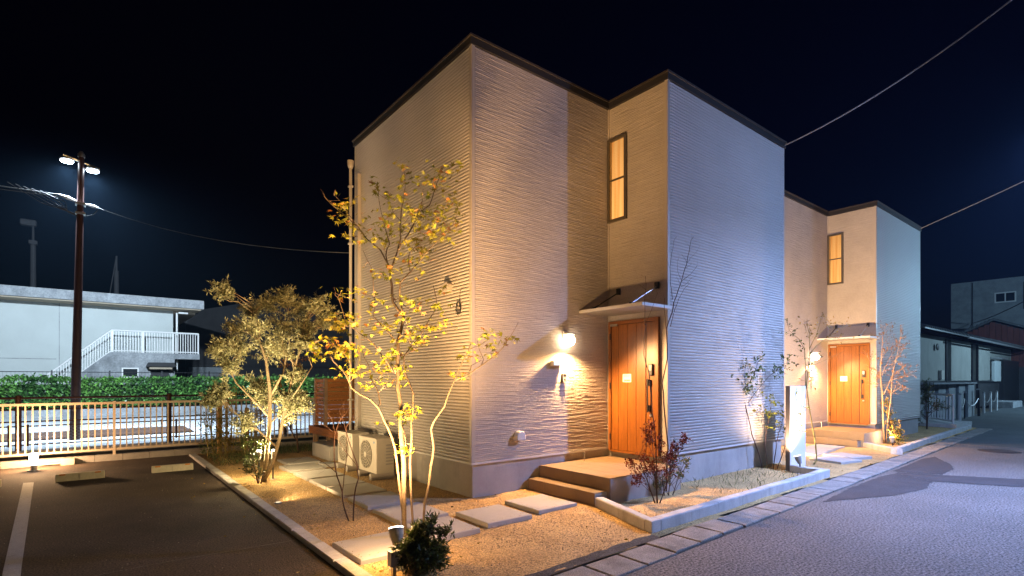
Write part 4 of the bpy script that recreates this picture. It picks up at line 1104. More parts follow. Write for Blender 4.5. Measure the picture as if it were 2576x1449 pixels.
# stem polylines in metres: x, y, z, radius
MAPLE=[[[2.434,4.738,0.017,0.026],[2.429,4.744,0.19,0.025],[2.428,4.748,0.755,0.024],[2.413,4.762,0.957,0.023],[2.402,4.773,1.17,0.022],[2.407,4.772,1.332,0.021],[2.384,4.793,1.515,0.02],[2.389,4.792,1.658,0.019],[2.39,4.793,1.841,0.018],[2.387,4.799,1.974,0.017],[2.427,4.769,2.167,0.016],[2.438,4.762,2.221,0.015],[2.353,4.833,2.368,0.014],[2.347,4.841,2.477,0.013],[2.344,4.845,2.553,0.012],[2.335,4.855,2.669,0.011]],
[[2.455,4.759,-0.012,0.013],[2.425,4.757,0.239,0.0123],[2.369,4.774,0.757,0.0117],[2.344,4.768,0.921,0.011],[2.28,4.793,1.125,0.0103],[2.216,4.817,1.277,0.0097],[2.183,4.816,1.333,0.009],[2.12,4.84,1.408,0.0083],[1.969,4.935,1.518,0.0077],[1.942,4.93,1.577,0.007],[1.888,4.946,1.685,0.0063],[1.811,4.981,1.773,0.0057],[1.777,4.981,1.83,0.005]],
[[2.194,4.84,1.331,0.007],[2.226,4.851,1.365,0.0064],[2.226,4.887,1.455,0.0059],[2.215,4.933,1.536,0.0053],[2.195,4.986,1.597,0.0047],[2.191,5.026,1.72,0.0041],[2.17,5.078,1.804,0.0036],[2.157,5.125,1.888,0.003]],
[[2.491,4.666,-0.009,0.013],[2.494,4.69,0.216,0.0123],[2.483,4.724,0.752,0.0117],[2.504,4.732,1.004,0.011],[2.51,4.754,1.166,0.0103],[2.536,4.759,1.329,0.0097],[2.549,4.773,1.452,0.009],[2.494,4.843,1.659,0.0083],[2.491,4.871,1.743,0.0077],[2.5,4.889,1.837,0.007],[2.563,4.865,1.933,0.0063],[2.646,4.824,2.039,0.0057],[2.747,4.769,2.252,0.005],[2.791,4.759,2.326,0.0043],[2.807,4.772,2.462,0.0037],[2.796,4.806,2.579,0.003]],
[[2.616,4.695,0.103,0.014],[2.617,4.671,0.355,0.013],[2.658,4.614,0.748,0.012],[2.669,4.582,0.924,0.011],[2.64,4.582,1.109,0.01],[2.654,4.547,1.192,0.009],[2.724,4.469,1.334,0.008],[2.746,4.428,1.456,0.007],[2.783,4.375,1.597,0.006],[2.835,4.309,1.777,0.005],[2.872,4.257,1.895,0.004],[2.877,4.229,1.954,0.003]],
[[2.788,4.365,1.597,0.007],[2.871,4.256,1.647,0.0062],[2.945,4.154,1.735,0.0053],[3.041,4.035,1.842,0.0045],[3.074,3.965,1.919,0.0037],[3.099,3.903,2.004,0.0028],[3.138,3.828,2.136,0.002]],
[[2.943,4.151,1.735,0.004],[2.982,4.171,1.796,0.0033],[2.974,4.229,1.888,0.0027],[2.981,4.274,1.981,0.002]],
[[2.862,4.242,1.676,0.004],[2.934,4.312,1.738,0.003],[3.071,4.331,1.792,0.002]],
[[2.862,4.242,1.894,0.003],[2.982,4.241,1.929,0.0023],[3.105,4.239,2.005,0.0015]],
[[2.34,4.851,2.694,0.008],[2.248,4.888,2.878,0.0071],[2.128,4.948,2.985,0.0063],[2.047,4.976,3.103,0.0054],[1.968,5.003,3.17,0.0046],[1.87,5.045,3.248,0.0037],[1.763,5.093,3.362,0.0029],[1.738,5.076,3.395,0.002]],
[[2.335,4.855,2.669,0.007],[2.314,4.911,2.842,0.006],[2.357,4.914,2.965,0.005],[2.33,4.975,3.154,0.004],[2.317,5.023,3.293,0.003],[2.305,5.071,3.539,0.002]],
[[2.34,4.851,2.694,0.009],[2.393,4.818,2.874,0.008],[2.422,4.804,3.004,0.007],[2.42,4.815,3.134,0.006],[2.433,4.813,3.29,0.005],[2.457,4.804,3.395,0.004],[2.47,4.802,3.526,0.003],[2.458,4.821,3.748,0.002]],
[[2.39,4.811,2.873,0.008],[2.483,4.773,3.046,0.0071],[2.557,4.751,3.196,0.0063],[2.591,4.76,3.283,0.0054],[2.697,4.712,3.37,0.0046],[2.747,4.709,3.523,0.0037],[2.808,4.697,3.679,0.0029],[2.854,4.696,3.795,0.002]],
[[2.554,4.744,3.194,0.004],[2.555,4.615,3.328,0.003],[2.515,4.519,3.444,0.002]],
[[2.442,4.77,2.222,0.01],[2.399,4.768,2.358,0.0091],[2.383,4.746,2.481,0.0082],[2.374,4.717,2.551,0.0073],[2.437,4.631,2.646,0.0064],[2.511,4.536,2.777,0.0056],[2.546,4.473,2.845,0.0047],[2.628,4.372,2.961,0.0038],[2.699,4.279,3.063,0.0029],[2.713,4.233,3.152,0.002]],
[[2.442,4.641,2.648,0.004],[2.451,4.698,2.797,0.0033],[2.5,4.723,2.885,0.0027],[2.584,4.72,2.962,0.002]],
[[2.404,4.788,2.501,0.004],[2.411,4.66,2.535,0.003],[2.462,4.497,2.554,0.002]],
[[2.232,5.002,2.434,0.005],[2.201,4.962,2.618,0.004],[2.17,4.923,2.696,0.003],[2.081,4.93,2.861,0.002]],
[[2.392,4.81,1.954,0.006],[2.346,4.862,2.047,0.0055],[2.271,4.938,2.15,0.005],[2.221,4.995,2.234,0.0045],[2.232,5.002,2.434,0.004]],
[[2.356,4.838,1.678,0.007],[2.29,4.837,1.779,0.0063],[2.177,4.872,1.938,0.0056],[2.073,4.9,2.025,0.0049],[1.986,4.915,2.09,0.0041],[1.916,4.916,2.106,0.0034],[1.837,4.924,2.374,0.0027],[1.793,4.904,2.415,0.002]],
[[2.39,4.811,2.413,0.004],[2.515,4.807,2.309,0.003],[2.633,4.809,2.345,0.002]],
[[2.483,4.801,1.844,0.004],[2.6,4.803,1.921,0.003],[2.711,4.811,1.978,0.002]],
[[2.515,4.775,1.937,0.004],[2.472,4.746,2.076,0.003],[2.436,4.71,2.224,0.002]],
[[2.401,4.738,1.162,0.006],[2.417,4.694,1.013,0.006],[2.405,4.671,0.936,0.006]],
[[2.356,4.838,1.678,0.004],[2.374,4.92,1.773,0.003],[2.432,4.97,1.807,0.002]],
[[2.234,5.0,1.576,0.003],[2.298,4.949,1.659,0.0025],[2.387,4.878,1.679,0.002]],
[[2.022,4.914,3.084,0.003],[1.932,4.943,3.198,0.0025],[1.862,4.956,3.31,0.002],[1.821,4.946,3.335,0.0015]],
[[2.443,4.833,3.181,0.003],[2.413,4.942,3.292,0.0025],[2.401,5.037,3.445,0.002],[2.327,5.182,3.562,0.0015]],
[[2.443,4.833,3.142,0.003],[2.409,4.604,3.171,0.0015]],
[[2.022,4.914,2.985,0.003],[1.935,4.919,2.959,0.0023],[1.887,4.893,2.946,0.0015]],
[[2.002,4.865,2.339,0.003],[1.897,4.854,2.371,0.0023],[1.775,4.855,2.407,0.0015]],
[[1.925,4.888,1.577,0.003],[1.987,4.89,1.636,0.0023],[2.026,4.911,1.676,0.0015]],
[[1.925,4.888,1.577,0.004],[1.929,4.847,1.742,0.0034],[1.865,4.86,1.857,0.0027],[1.749,4.914,1.952,0.0021],[1.634,4.968,1.968,0.0015]],
[[2.223,4.881,1.475,0.003],[2.223,4.753,1.547,0.002]]]
MAPLE_LEAF=[[2.379,4.651,3.711],[2.329,4.606,3.659],[2.722,4.479,3.694],[2.707,4.337,3.633],[2.597,4.368,3.603],[2.753,4.458,3.632],[2.796,4.754,3.68],[2.838,4.645,3.651],[2.502,4.892,3.677],[2.356,4.66,3.485],[2.493,4.752,3.569],[2.505,4.576,3.501],[2.538,4.483,3.501],[2.569,4.416,3.445],[2.626,4.44,3.453],[2.29,5.164,3.639],[2.295,5.097,3.538],[2.311,5.07,3.534],[2.366,5.022,3.474],[2.32,4.671,3.381],[2.396,4.685,3.37],[2.51,4.797,3.392],[2.392,4.958,3.449],[2.734,4.763,3.476],[2.89,4.655,3.474],[2.712,4.289,3.344],[2.867,4.497,3.382],[2.348,4.954,3.36],[2.401,4.806,3.333],[2.413,4.586,3.254],[2.493,4.711,3.264],[2.431,4.516,3.172],[2.686,4.852,3.377],[2.711,4.789,3.326],[2.701,4.593,3.301],[2.687,4.446,3.287],[2.866,4.692,3.333],[2.808,4.523,3.305],[2.942,4.614,3.276],[2.902,4.625,3.205],[2.751,4.528,3.161],[2.756,4.463,3.115],[2.724,4.607,3.245],[2.652,4.558,3.207],[2.467,4.532,3.165],[1.935,5.05,3.35],[2.071,5.266,3.436],[1.848,4.952,3.269],[1.81,4.984,3.245],[1.985,5.216,3.314],[1.96,5.015,3.258],[1.928,5.203,3.235],[1.996,5.108,3.2],[2.001,5.022,3.118],[2.086,5.373,3.254],[2.079,4.865,3.146],[2.202,4.905,3.204],[2.206,4.768,3.134],[2.33,4.944,3.212],[2.31,4.732,3.133],[2.367,4.737,3.138],[2.426,4.94,3.151],[2.437,4.658,3.089],[2.514,4.75,3.072],[2.668,4.847,3.134],[2.529,4.444,3.021],[2.558,4.396,3.027],[2.629,4.446,2.989],[2.747,4.696,3.049],[2.809,4.55,3.042],[2.573,4.496,3.09],[2.116,4.922,3.053],[2.017,4.903,2.97],[2.103,5.015,2.969],[1.905,4.906,2.952],[2.262,5.039,3.092],[2.346,5.1,3.066],[2.421,5.078,3.114],[2.352,4.992,3.019],[2.484,5.03,3.088],[2.176,4.674,2.875],[2.44,4.636,2.935],[2.673,4.883,2.956],[2.668,4.765,2.985],[2.557,4.62,2.862],[2.72,4.831,2.887],[2.569,4.745,2.926],[2.719,4.751,3.03],[2.314,4.74,2.785],[2.233,4.739,2.674],[2.308,4.841,2.676],[2.298,4.652,2.595],[2.55,4.607,2.638],[2.631,4.914,2.822],[2.445,4.659,2.714],[2.117,4.715,2.606],[2.153,4.709,2.598],[2.363,4.621,2.394],[2.465,4.933,2.435],[2.506,4.63,2.327],[2.518,4.574,2.31],[2.404,4.542,2.321],[2.781,4.807,2.397],[2.68,4.531,2.338],[2.648,4.418,2.453],[2.147,4.724,2.355],[2.174,4.699,2.281],[2.131,4.806,2.252],[2.258,5.03,2.44],[2.648,4.381,2.177],[2.638,4.319,2.146],[2.408,4.791,2.215],[2.382,4.657,2.207],[2.065,5.39,2.278],[1.872,4.984,2.15],[1.977,5.16,2.134],[2.105,5.215,2.186],[1.846,5.188,2.217],[2.001,5.435,2.211],[1.908,5.183,2.45],[1.982,4.973,2.406],[2.044,5.031,2.482],[2.009,4.82,2.432],[2.073,4.95,2.038],[2.008,4.892,2.149],[2.102,5.227,2.226],[2.001,5.27,2.181],[1.931,5.113,2.122],[2.093,4.685,2.08],[2.202,4.741,2.1],[2.245,4.698,2.11],[2.253,4.67,2.147],[2.435,4.539,2.104],[2.686,4.747,2.131],[2.543,4.395,2.104],[2.513,4.362,2.061],[2.791,4.7,2.123],[2.722,4.524,2.197],[2.601,4.893,2.084],[2.375,4.697,1.982],[2.514,4.905,2.017],[2.545,4.722,1.997],[2.626,4.744,1.992],[2.663,4.685,2.011],[2.451,4.695,1.991],[2.182,4.653,1.859],[2.238,4.683,1.857],[2.467,4.925,1.879],[2.448,4.957,1.87],[2.569,4.876,1.886],[2.188,4.804,1.746],[2.289,4.929,1.756],[2.433,4.904,1.805],[2.374,4.851,1.791],[2.421,4.924,1.701],[2.411,4.748,1.698],[2.409,4.831,1.699],[2.343,4.904,1.694],[2.344,4.636,1.617],[2.363,5.039,1.57],[2.436,5.002,1.576],[2.102,4.705,1.548],[2.266,5.148,1.523],[2.091,5.282,1.723],[1.97,5.191,1.669],[1.937,4.818,1.66],[2.161,5.186,1.665],[2.037,4.791,1.66],[2.138,5.249,1.697],[1.81,5.318,1.946],[1.751,4.977,1.975],[1.808,4.999,1.91],[1.756,5.341,1.935],[1.729,5.32,1.882],[1.807,5.371,1.886],[2.027,5.311,1.933],[1.856,4.994,1.882],[1.892,4.828,1.866],[2.116,5.236,1.923],[2.051,4.706,1.896],[2.156,5.175,1.9],[1.875,4.913,1.811],[2.037,5.228,1.805],[1.862,5.351,1.856],[1.944,5.346,2.005],[1.948,5.133,1.932],[2.132,5.196,1.869],[2.374,4.569,1.292],[2.501,4.768,1.227],[2.443,4.596,1.259],[2.61,4.822,1.261],[2.476,4.853,1.213],[2.39,4.729,1.214],[2.458,4.709,1.303],[2.295,4.52,0.941],[2.32,4.505,0.931],[2.283,4.893,1.168],[3.057,4.207,2.071],[3.135,4.385,1.931],[3.132,4.223,1.929],[3.114,3.937,2.016],[3.187,4.022,1.966],[3.025,4.41,1.856],[2.996,4.277,1.992],[3.029,3.923,2.011],[2.931,4.53,1.649],[2.896,4.552,1.644],[2.741,4.201,1.82],[3.089,4.216,1.83],[3.072,4.126,1.977],[3.258,4.237,1.976],[2.857,4.253,1.89]]
BARE=[[[5.893,4.136,0.142,0.01],[5.904,4.118,0.732,0.0094],[5.855,4.148,1.278,0.0089],[5.832,4.157,1.561,0.0083],[5.877,4.112,1.866,0.0077],[5.862,4.114,2.257,0.0071],[5.916,4.063,2.473,0.0066],[5.924,4.047,2.599,0.006],[5.962,4.007,2.753,0.0054],[5.988,3.977,2.865,0.0049],[6.022,3.941,3.048,0.0043],[6.036,3.921,3.129,0.0037],[6.049,3.901,3.251,0.0031],[6.063,3.881,3.398,0.0026],[6.085,3.854,3.447,0.002]],
[[5.799,4.211,0.185,0.008],[5.767,4.213,0.843,0.0075],[5.718,4.229,1.17,0.0069],[5.669,4.245,1.692,0.0064],[5.603,4.275,1.929,0.0058],[5.588,4.263,2.122,0.0053],[5.598,4.232,2.314,0.0047],[5.567,4.234,2.302,0.0042],[5.556,4.219,2.483,0.0036],[5.541,4.208,2.684,0.0031],[5.538,4.187,2.802,0.0025],[5.516,4.181,2.915,0.002]],
[[5.593,4.248,2.315,0.003],[5.59,4.165,2.45,0.0023],[5.574,4.092,2.572,0.0017],[5.557,4.02,2.702,0.001]],
[[5.894,4.135,2.191,0.005],[5.854,4.124,2.395,0.004],[5.813,4.114,2.597,0.003],[5.793,4.088,2.653,0.002]],
[[5.869,4.027,2.633,0.004],[5.883,4.067,2.855,0.0034],[5.914,4.094,3.07,0.0028],[5.964,4.104,3.255,0.0022],[6.019,4.112,3.422,0.0016],[6.091,4.106,3.506,0.001]],
[[5.923,4.112,3.064,0.002],[5.813,4.072,3.155,0.001]],
[[5.892,4.073,2.29,0.004],[5.904,4.015,2.512,0.0033],[5.911,3.961,2.639,0.0025],[5.934,3.895,2.765,0.0017],[5.976,3.813,2.86,0.001]],
[[5.961,3.953,2.868,0.003],[6.008,3.851,2.95,0.002],[6.031,3.769,3.051,0.001]],
[[5.941,3.969,2.838,0.002],[5.996,4.054,2.949,0.001]],
[[5.953,3.96,2.899,0.002],[5.964,4.015,3.012,0.0015],[6.012,4.041,3.178,0.001]],
[[6.013,3.912,3.114,0.002],[5.873,3.895,3.193,0.001]],
[[6.013,3.912,3.104,0.002],[6.089,3.915,3.177,0.0015],[6.182,3.904,3.245,0.001]],
[[5.997,3.925,3.042,0.002],[6.154,3.927,3.116,0.001]],
[[5.953,3.96,2.797,0.002],[5.969,3.883,2.828,0.0015],[5.976,3.813,2.9,0.001]],
[[5.605,4.238,2.756,0.002],[5.606,4.365,2.851,0.001]]]
TWIG=[[[2.286,5.811,0.005,0.009],[2.241,5.833,0.163,0.0082],[2.222,5.834,0.334,0.0074],[2.167,5.863,0.53,0.0067],[2.143,5.869,0.713,0.0059],[2.139,5.858,0.882,0.0051],[2.14,5.842,0.986,0.0043],[2.166,5.807,1.103,0.0036],[2.202,5.765,1.193,0.0028],[2.248,5.714,1.271,0.002]],
[[2.327,5.779,0.005,0.009],[2.342,5.784,0.287,0.008],[2.384,5.77,0.48,0.007],[2.379,5.792,0.634,0.006],[2.318,5.859,0.868,0.005],[2.288,5.901,1.024,0.004],[2.257,5.944,1.181,0.003],[2.232,5.983,1.259,0.002]],
[[2.23,5.856,0.329,0.005],[2.253,5.863,0.508,0.0044],[2.286,5.862,0.739,0.0038],[2.294,5.882,0.868,0.0032],[2.296,5.905,1.063,0.0026],[2.366,5.876,1.193,0.002]],
[[2.185,5.892,0.537,0.004],[2.076,5.915,0.649,0.0033],[1.958,5.945,0.734,0.0025],[1.843,5.974,0.754,0.0017],[1.749,5.985,0.711,0.001]],
[[2.164,5.909,0.992,0.003],[2.058,5.865,1.079,0.002],[1.954,5.82,1.125,0.001]],
[[2.18,5.896,0.615,0.003],[2.088,5.841,0.619,0.002],[1.984,5.797,0.648,0.001]],
[[2.367,5.746,0.615,0.004],[2.208,5.746,0.823,0.003],[2.106,5.699,0.962,0.002]],
[[2.164,5.909,1.005,0.003],[2.098,5.833,1.168,0.002],[2.023,5.765,1.251,0.001]],
[[2.261,5.831,1.057,0.003],[2.268,5.698,1.143,0.002],[2.298,5.546,1.201,0.001]],
[[2.225,5.86,1.148,0.002],[2.211,5.999,1.18,0.0015],[2.195,6.14,1.133,0.001]]]
SAP1=[[[9.264,4.519,0.0,0.012],[9.214,4.54,0.251,0.0107],[9.094,4.618,0.637,0.0094],[9.01,4.667,1.044,0.0081],[8.943,4.702,1.315,0.0069],[8.965,4.667,1.45,0.0056],[9.056,4.576,1.652,0.0043],[9.112,4.513,1.921,0.003]],
[[9.034,4.703,1.132,0.006],[9.224,4.614,1.38,0.005],[9.435,4.51,1.631,0.004],[9.646,4.405,1.815,0.003],[9.842,4.313,1.932,0.002]],
[[8.998,4.731,1.313,0.005],[8.846,4.768,1.495,0.004],[8.695,4.803,1.652,0.003],[8.58,4.81,1.74,0.002]],
[[9.034,4.703,1.449,0.004],[8.919,4.666,1.697,0.003],[8.857,4.588,1.918,0.002]]]
SAP2=[[[9.428,4.507,0.007,0.008],[9.368,4.524,0.445,0.0065],[9.378,4.483,0.789,0.005],[9.406,4.429,1.131,0.0035],[9.363,4.431,1.268,0.002]],
[[9.509,4.443,0.007,0.008],[9.537,4.378,0.56,0.006],[9.556,4.319,0.79,0.004],[9.558,4.276,0.997,0.002]],
[[9.562,4.4,0.007,0.007],[9.657,4.276,0.492,0.0057],[9.672,4.216,0.723,0.0045],[9.686,4.157,1.065,0.0033],[9.682,4.112,1.27,0.002]],
[[9.41,4.522,0.67,0.003],[9.307,4.54,0.948,0.002],[9.222,4.544,1.065,0.001]]]
SAP3=[[[10.658,4.226,-0.001,0.016],[10.717,4.193,0.082,0.0147],[10.71,4.212,0.371,0.0133],[10.674,4.255,0.734,0.012],[10.639,4.298,1.098,0.0107],[10.613,4.333,1.487,0.0093],[10.653,4.315,1.827,0.008],[10.684,4.304,2.072,0.0067],[10.696,4.309,2.438,0.0053],[10.669,4.345,2.659,0.004]],
[[10.544,4.316,1.245,0.009],[10.509,4.302,1.584,0.0078],[10.474,4.288,1.873,0.0067],[10.42,4.288,2.183,0.0055],[10.31,4.333,2.348,0.0043],[10.126,4.437,2.512,0.0032],[10.073,4.437,2.628,0.002]],
[[10.592,4.279,1.632,0.005],[10.711,4.247,1.876,0.0035],[10.813,4.23,2.073,0.002]],
[[10.601,4.271,2.068,0.006],[10.749,4.217,2.241,0.005],[10.937,4.131,2.366,0.004],[11.144,4.029,2.517,0.003],[11.392,3.894,2.67,0.002]],
[[10.601,4.271,2.189,0.006],[10.624,4.167,2.425,0.0047],[10.608,4.095,2.635,0.0033],[10.555,4.052,2.77,0.002]],
[[10.62,4.256,2.116,0.005],[10.826,4.134,2.337,0.004],[11.014,4.026,2.388,0.003],[11.232,3.894,2.366,0.002]],
[[10.601,4.271,2.358,0.004],[10.491,4.295,2.547,0.0025],[10.42,4.288,2.686,0.001]],
[[10.582,4.286,1.826,0.004],[10.898,4.161,1.95,0.003],[11.219,4.033,2.077,0.002],[11.466,3.964,2.182,0.001]],
[[10.696,4.196,2.431,0.003],[10.882,4.11,2.557,0.002],[11.013,4.07,2.708,0.001]]]
BTREE=[[[15.539,4.509,0.004,0.022],[15.474,4.518,0.617,0.019],[15.423,4.516,1.259,0.016],[15.346,4.535,1.738,0.013],[15.332,4.503,2.215,0.01],[15.318,4.472,2.69,0.007],[15.328,4.421,2.909,0.004]],
[[15.576,4.479,0.02,0.016],[15.555,4.432,0.618,0.014],[15.546,4.375,1.1,0.012],[15.511,4.339,1.579,0.01],[15.526,4.263,2.054,0.008],[15.54,4.188,2.525,0.006],[15.505,4.152,2.742,0.004]],
[[15.526,4.519,1.225,0.01],[15.571,4.356,1.675,0.0077],[15.674,4.144,1.896,0.0053],[15.554,4.113,1.925,0.003]],
[[15.664,4.409,1.579,0.008],[15.83,4.212,1.675,0.0055],[16.019,3.997,1.786,0.003]],
[[15.639,4.429,1.225,0.008],[15.67,4.276,1.356,0.0055],[15.674,4.144,1.5,0.003]],
[[15.488,4.549,1.707,0.008],[15.718,4.451,2.128,0.0063],[15.949,4.352,2.455,0.0047],[16.13,4.292,2.753,0.003]],
[[15.488,4.549,2.125,0.006],[15.757,4.462,2.453,0.004],[15.901,4.475,2.949,0.002]],
[[15.476,4.559,1.643,0.005],[15.222,4.635,1.898,0.0035],[14.957,4.718,2.212,0.002]],
[[15.689,4.389,1.964,0.006],[15.72,4.236,2.217,0.004],[15.674,4.144,2.371,0.002]],
[[15.501,4.539,1.386,0.004],[15.421,4.667,1.579,0.003],[15.428,4.725,1.805,0.002]]]

# ================================================================== PLANTS
def stems(t, data, mat, name='stem', n=7):
    """stems: polylines (x, y, z, radius), smoothed with a little wobble"""
    for st_ in data:
        pts = []; rad = []
        for a, b in zip(st_, st_[1:]):
            for u in (0, .5):
                p = [a[i]+(b[i]-a[i])*u for i in range(3)]
                if u: p = [c + random.gauss(0, .004) for c in p]
                pts.append(p); rad.append(a[3]+(b[3]-a[3])*u)
        pts.append(st_[-1][:3]); rad.append(st_[-1][3])
        MB().tube(pts, rad, n).build(name, mat, t, smooth=True)
def twiglets(t, data, mat, n_per, L, r=.0018, frac=.35, up=.4, leaves=None, lp=4, out=None):
    tw = MB(); LP = []; LD = []
    for st_ in data:
        P = np.array([p[:3] for p in st_]); k0 = int(len(P)*frac)
        for i in range(max(0, k0), len(P)-1):
            for j in range(n_per):
                s = P[i] + (P[i+1]-P[i])*random.random()
                d = (P[i+1]-P[i]); d = d/max(1e-6, np.linalg.norm(d)); d = d*.6 + rdir(up)*.8; d /= np.linalg.norm(d)
                l = L*random.uniform(.5, 1.3); pts = [s]
                for k in range(3):
                    d = d + rng.normal(0, .25, 3); d /= np.linalg.norm(d); pts.append(pts[-1]+d*l/3)
                tw.tube(pts, [r, r*.8, r*.6, r*.4], 3, False)
                for q in range(lp):
                    u = random.uniform(.6, 3); a = min(2, int(u)); LP.append(pts[a]+(pts[a+1]-pts[a])*(u-a)); LD.append(d + rdir(-.1)*1.2)
    tw.build('twigs', mat, t)['kind'] = 'stuff'
    return np.array(LP), np.array(LD)

# -------- yellow-leaved multi-stem tree
mp = thing('yellow_leaved_tree', 'slender multi-stem tree with sparse yellow-green leaves lit from below', 'tree', (2.5, 4.8, 0))
stems(mp, MAPLE, m_bark)
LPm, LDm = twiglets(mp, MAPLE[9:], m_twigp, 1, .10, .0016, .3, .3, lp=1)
V = []; Fm = []
def palmate(c, nrm, ax, size):
    nrm = nrm/np.linalg.norm(nrm); ax = ax - nrm*np.dot(ax, nrm); ax /= np.linalg.norm(ax); sd = np.cross(nrm, ax)
    o = len(V); K = 5; V.append(c)
    ring = []
    for k in range(K):
        a = (k-(K-1)/2)*.72; l = size*(1 - .18*abs(k-(K-1)/2))
        if k == 0: ring.append((a-.36, size*.16))
        ring.append((a, l)); ring.append((a+.36, size*.33 if k < K-1 else size*.16))
    for a, l in ring: V.append(c + (ax*math.cos(a)+sd*math.sin(a))*l - nrm*l*l*4*random.uniform(.2, 1.2))
    for i in range(len(ring)-1): Fm.append((o, o+1+i, o+2+i))
for c in MAPLE_LEAF:
    c = np.array(c)
    for j in range(random.randint(5, 8)):
        p = c + rng.normal(0, .042, 3)*np.array([1.2, 1.2, .7])
        palmate(p, rdir(1.1), rdir(-.3), random.uniform(.042, .068))
for c in LPm[::2]:
    if c[2] > 1.6: palmate(c, rdir(1.0), rdir(-.3), random.uniform(.022, .04))
Fm = np.array(Fm); per = 10
isl = (np.arange(len(Fm))//per) % 8 == 1
npmesh('crown', np.array(V), Fm[~isl], m_lyel, mp)['kind'] = 'stuff'
used = np.unique(Fm[isl]); remap = np.zeros(len(V), int); remap[used] = np.arange(len(used))
npmesh('foliage', np.array(V)[used], remap[Fm[isl]], m_lorange, mp)['kind'] = 'stuff'

# -------- olive tree
ol = thing('olive_tree', 'dense silvery olive tree lit from below between parking and path', 'tree', (2.15, 8.9, 0))
Rv = np.array([0.781, -0.6246]); Fv = np.array([0.6246, 0.781])
OC = np.array([2.15, 8.9])
def oc(a, z, dd=0.0): p = OC + Rv*a + Fv*dd; return (p[0], p[1], z)
tr1 = [oc(-.02, 0)+(.040,), oc(0, .35, .05)+(.036,), oc(.04, .9, .08)+(.032,), oc(.06, 1.4, .05)+(.026,), oc(.02, 1.9, .0)+(.02,), oc(-.12, 2.4, -.05)+(.012,), oc(-.2, 2.8, -.05)+(.006,)]
tr2 = [oc(.0, 0, -.05)+(.036,), oc(.16, .28, -.1)+(.030,), oc(.28, .7, -.1)+(.026,), oc(.36, 1.2, -.1)+(.022,), oc(.46, 1.65, -.05)+(.017,), oc(.55, 2.1, 0)+(.012,), oc(.62, 2.6, .05)+(.006,)]
tr3 = [oc(.04, 1.0, .08)+(.018,), oc(-.15, 1.25, .0)+(.014,), oc(-.4, 1.55, -.1)+(.010,), oc(-.6, 1.95, -.1)+(.006,)]
tr4 = [oc(.24, .55, -.1)+(.014,), oc(.05, .8, -.25)+(.012,), oc(-.2, 1.05, -.35)+(.009,), oc(-.45, 1.2, -.4)+(.006,)]
tr5 = [oc(.04, 1.3, .06)+(.02,), oc(.22, 1.7, .15)+(.015,), oc(.3, 2.2, .2)+(.01,), oc(.28, 2.8, .2)+(.006,)]
tr6 = [oc(.36, 1.2, -.1)+(.015,), oc(.6, 1.45, -.2)+(.011,), oc(.8, 1.8, -.15)+(.007,)]
blobs = []
for zx, zy, zr in ((265,190,55),(320,270,85),(420,250,70),(530,205,75),(590,270,85),(740,260,85),(790,330,60),(300,390,85),(410,390,105),(530,380,105),(650,380,90),(245,500,60),(340,500,90),(460,500,105),(590,500,95),(690,480,70),(280,600,70),(270,730,75),(350,720,85),(430,760,70),(210,780,45),(620,790,85),(680,800,60),(550,850,70),(380,900,60),(600,640,60)):
    a = (zx-440)/2.07*.936/160.0; z = 1.6 + (955-(700+zy/2.07)*.936)/160.0
    blobs.append(oc(a, z, random.uniform(-.38, .38)) + (zr/2.07*.936/160.0*1.12,))
blob_plant(ol, [tr1, tr2, tr3, tr4, tr5, tr6], blobs, 34, .26, 24, .060, .017, m_bark2, m_lolive, up=.55, twig_r=.0022, limb_r=.007)

# -------- foreground nandina bush
fb = thing('foreground_bush', 'dark green feathery bush at the bottom edge beside the spotlight', 'bush', (2.12, 3.88, 0))
bl_ = []
for i in range(26):
    a = random.uniform(-.20, .20); dd = random.uniform(-.16, .16); z = random.uniform(.06, .34)*(1-.5*abs(a)/.2)
    bl_.append((2.14+.781*a+.6246*dd, 3.86-.6246*a+.781*dd, z, .085))
bl_ += [(2.22, 3.84, .43, .06), (2.20, 3.86, .37, .08), (2.12, 3.92, .34, .07), (2.30, 3.78, .33, .06), (2.05, 3.95, .22, .07)]
blob_plant(fb, [[(2.14, 3.87, 0, .008), (2.15, 3.87, .2, .006), (2.2, 3.85, .44, .003)], [(2.10, 3.9, 0, .008), (2.08, 3.92, .3, .003)], [(2.17, 3.84, 0, .007), (2.26, 3.79, .28, .003)]],
    bl_, 14, .13, 12, .055, .013, m_twig, m_ldark, up=.5, twig_r=.0016, limb_n=2, limb_r=.003, m_lf2=m_lgreen, f2=.3)

# -------- thin bare sapling by the path
sp = thing('bare_sapling', 'leafless dark thin sapling standing between kerb and path slabs', 'sapling', (2.32, 5.8, 0))
stems(sp, TWIG, m_twig, 'stem', 6); twiglets(sp, TWIG, m_twig, 2, .16, .0012, .45, .4)
# -------- tall bare sapling at the porch
sp = thing('bare_sapling', 'tall leafless sapling with thin twigs against the blue-lit wall corner', 'sapling', (5.8, 4.2, 0))
stems(sp, BARE, m_twig, 'stem', 6); twiglets(sp, BARE, m_twig, 1, .12, .0011, .6, .6)
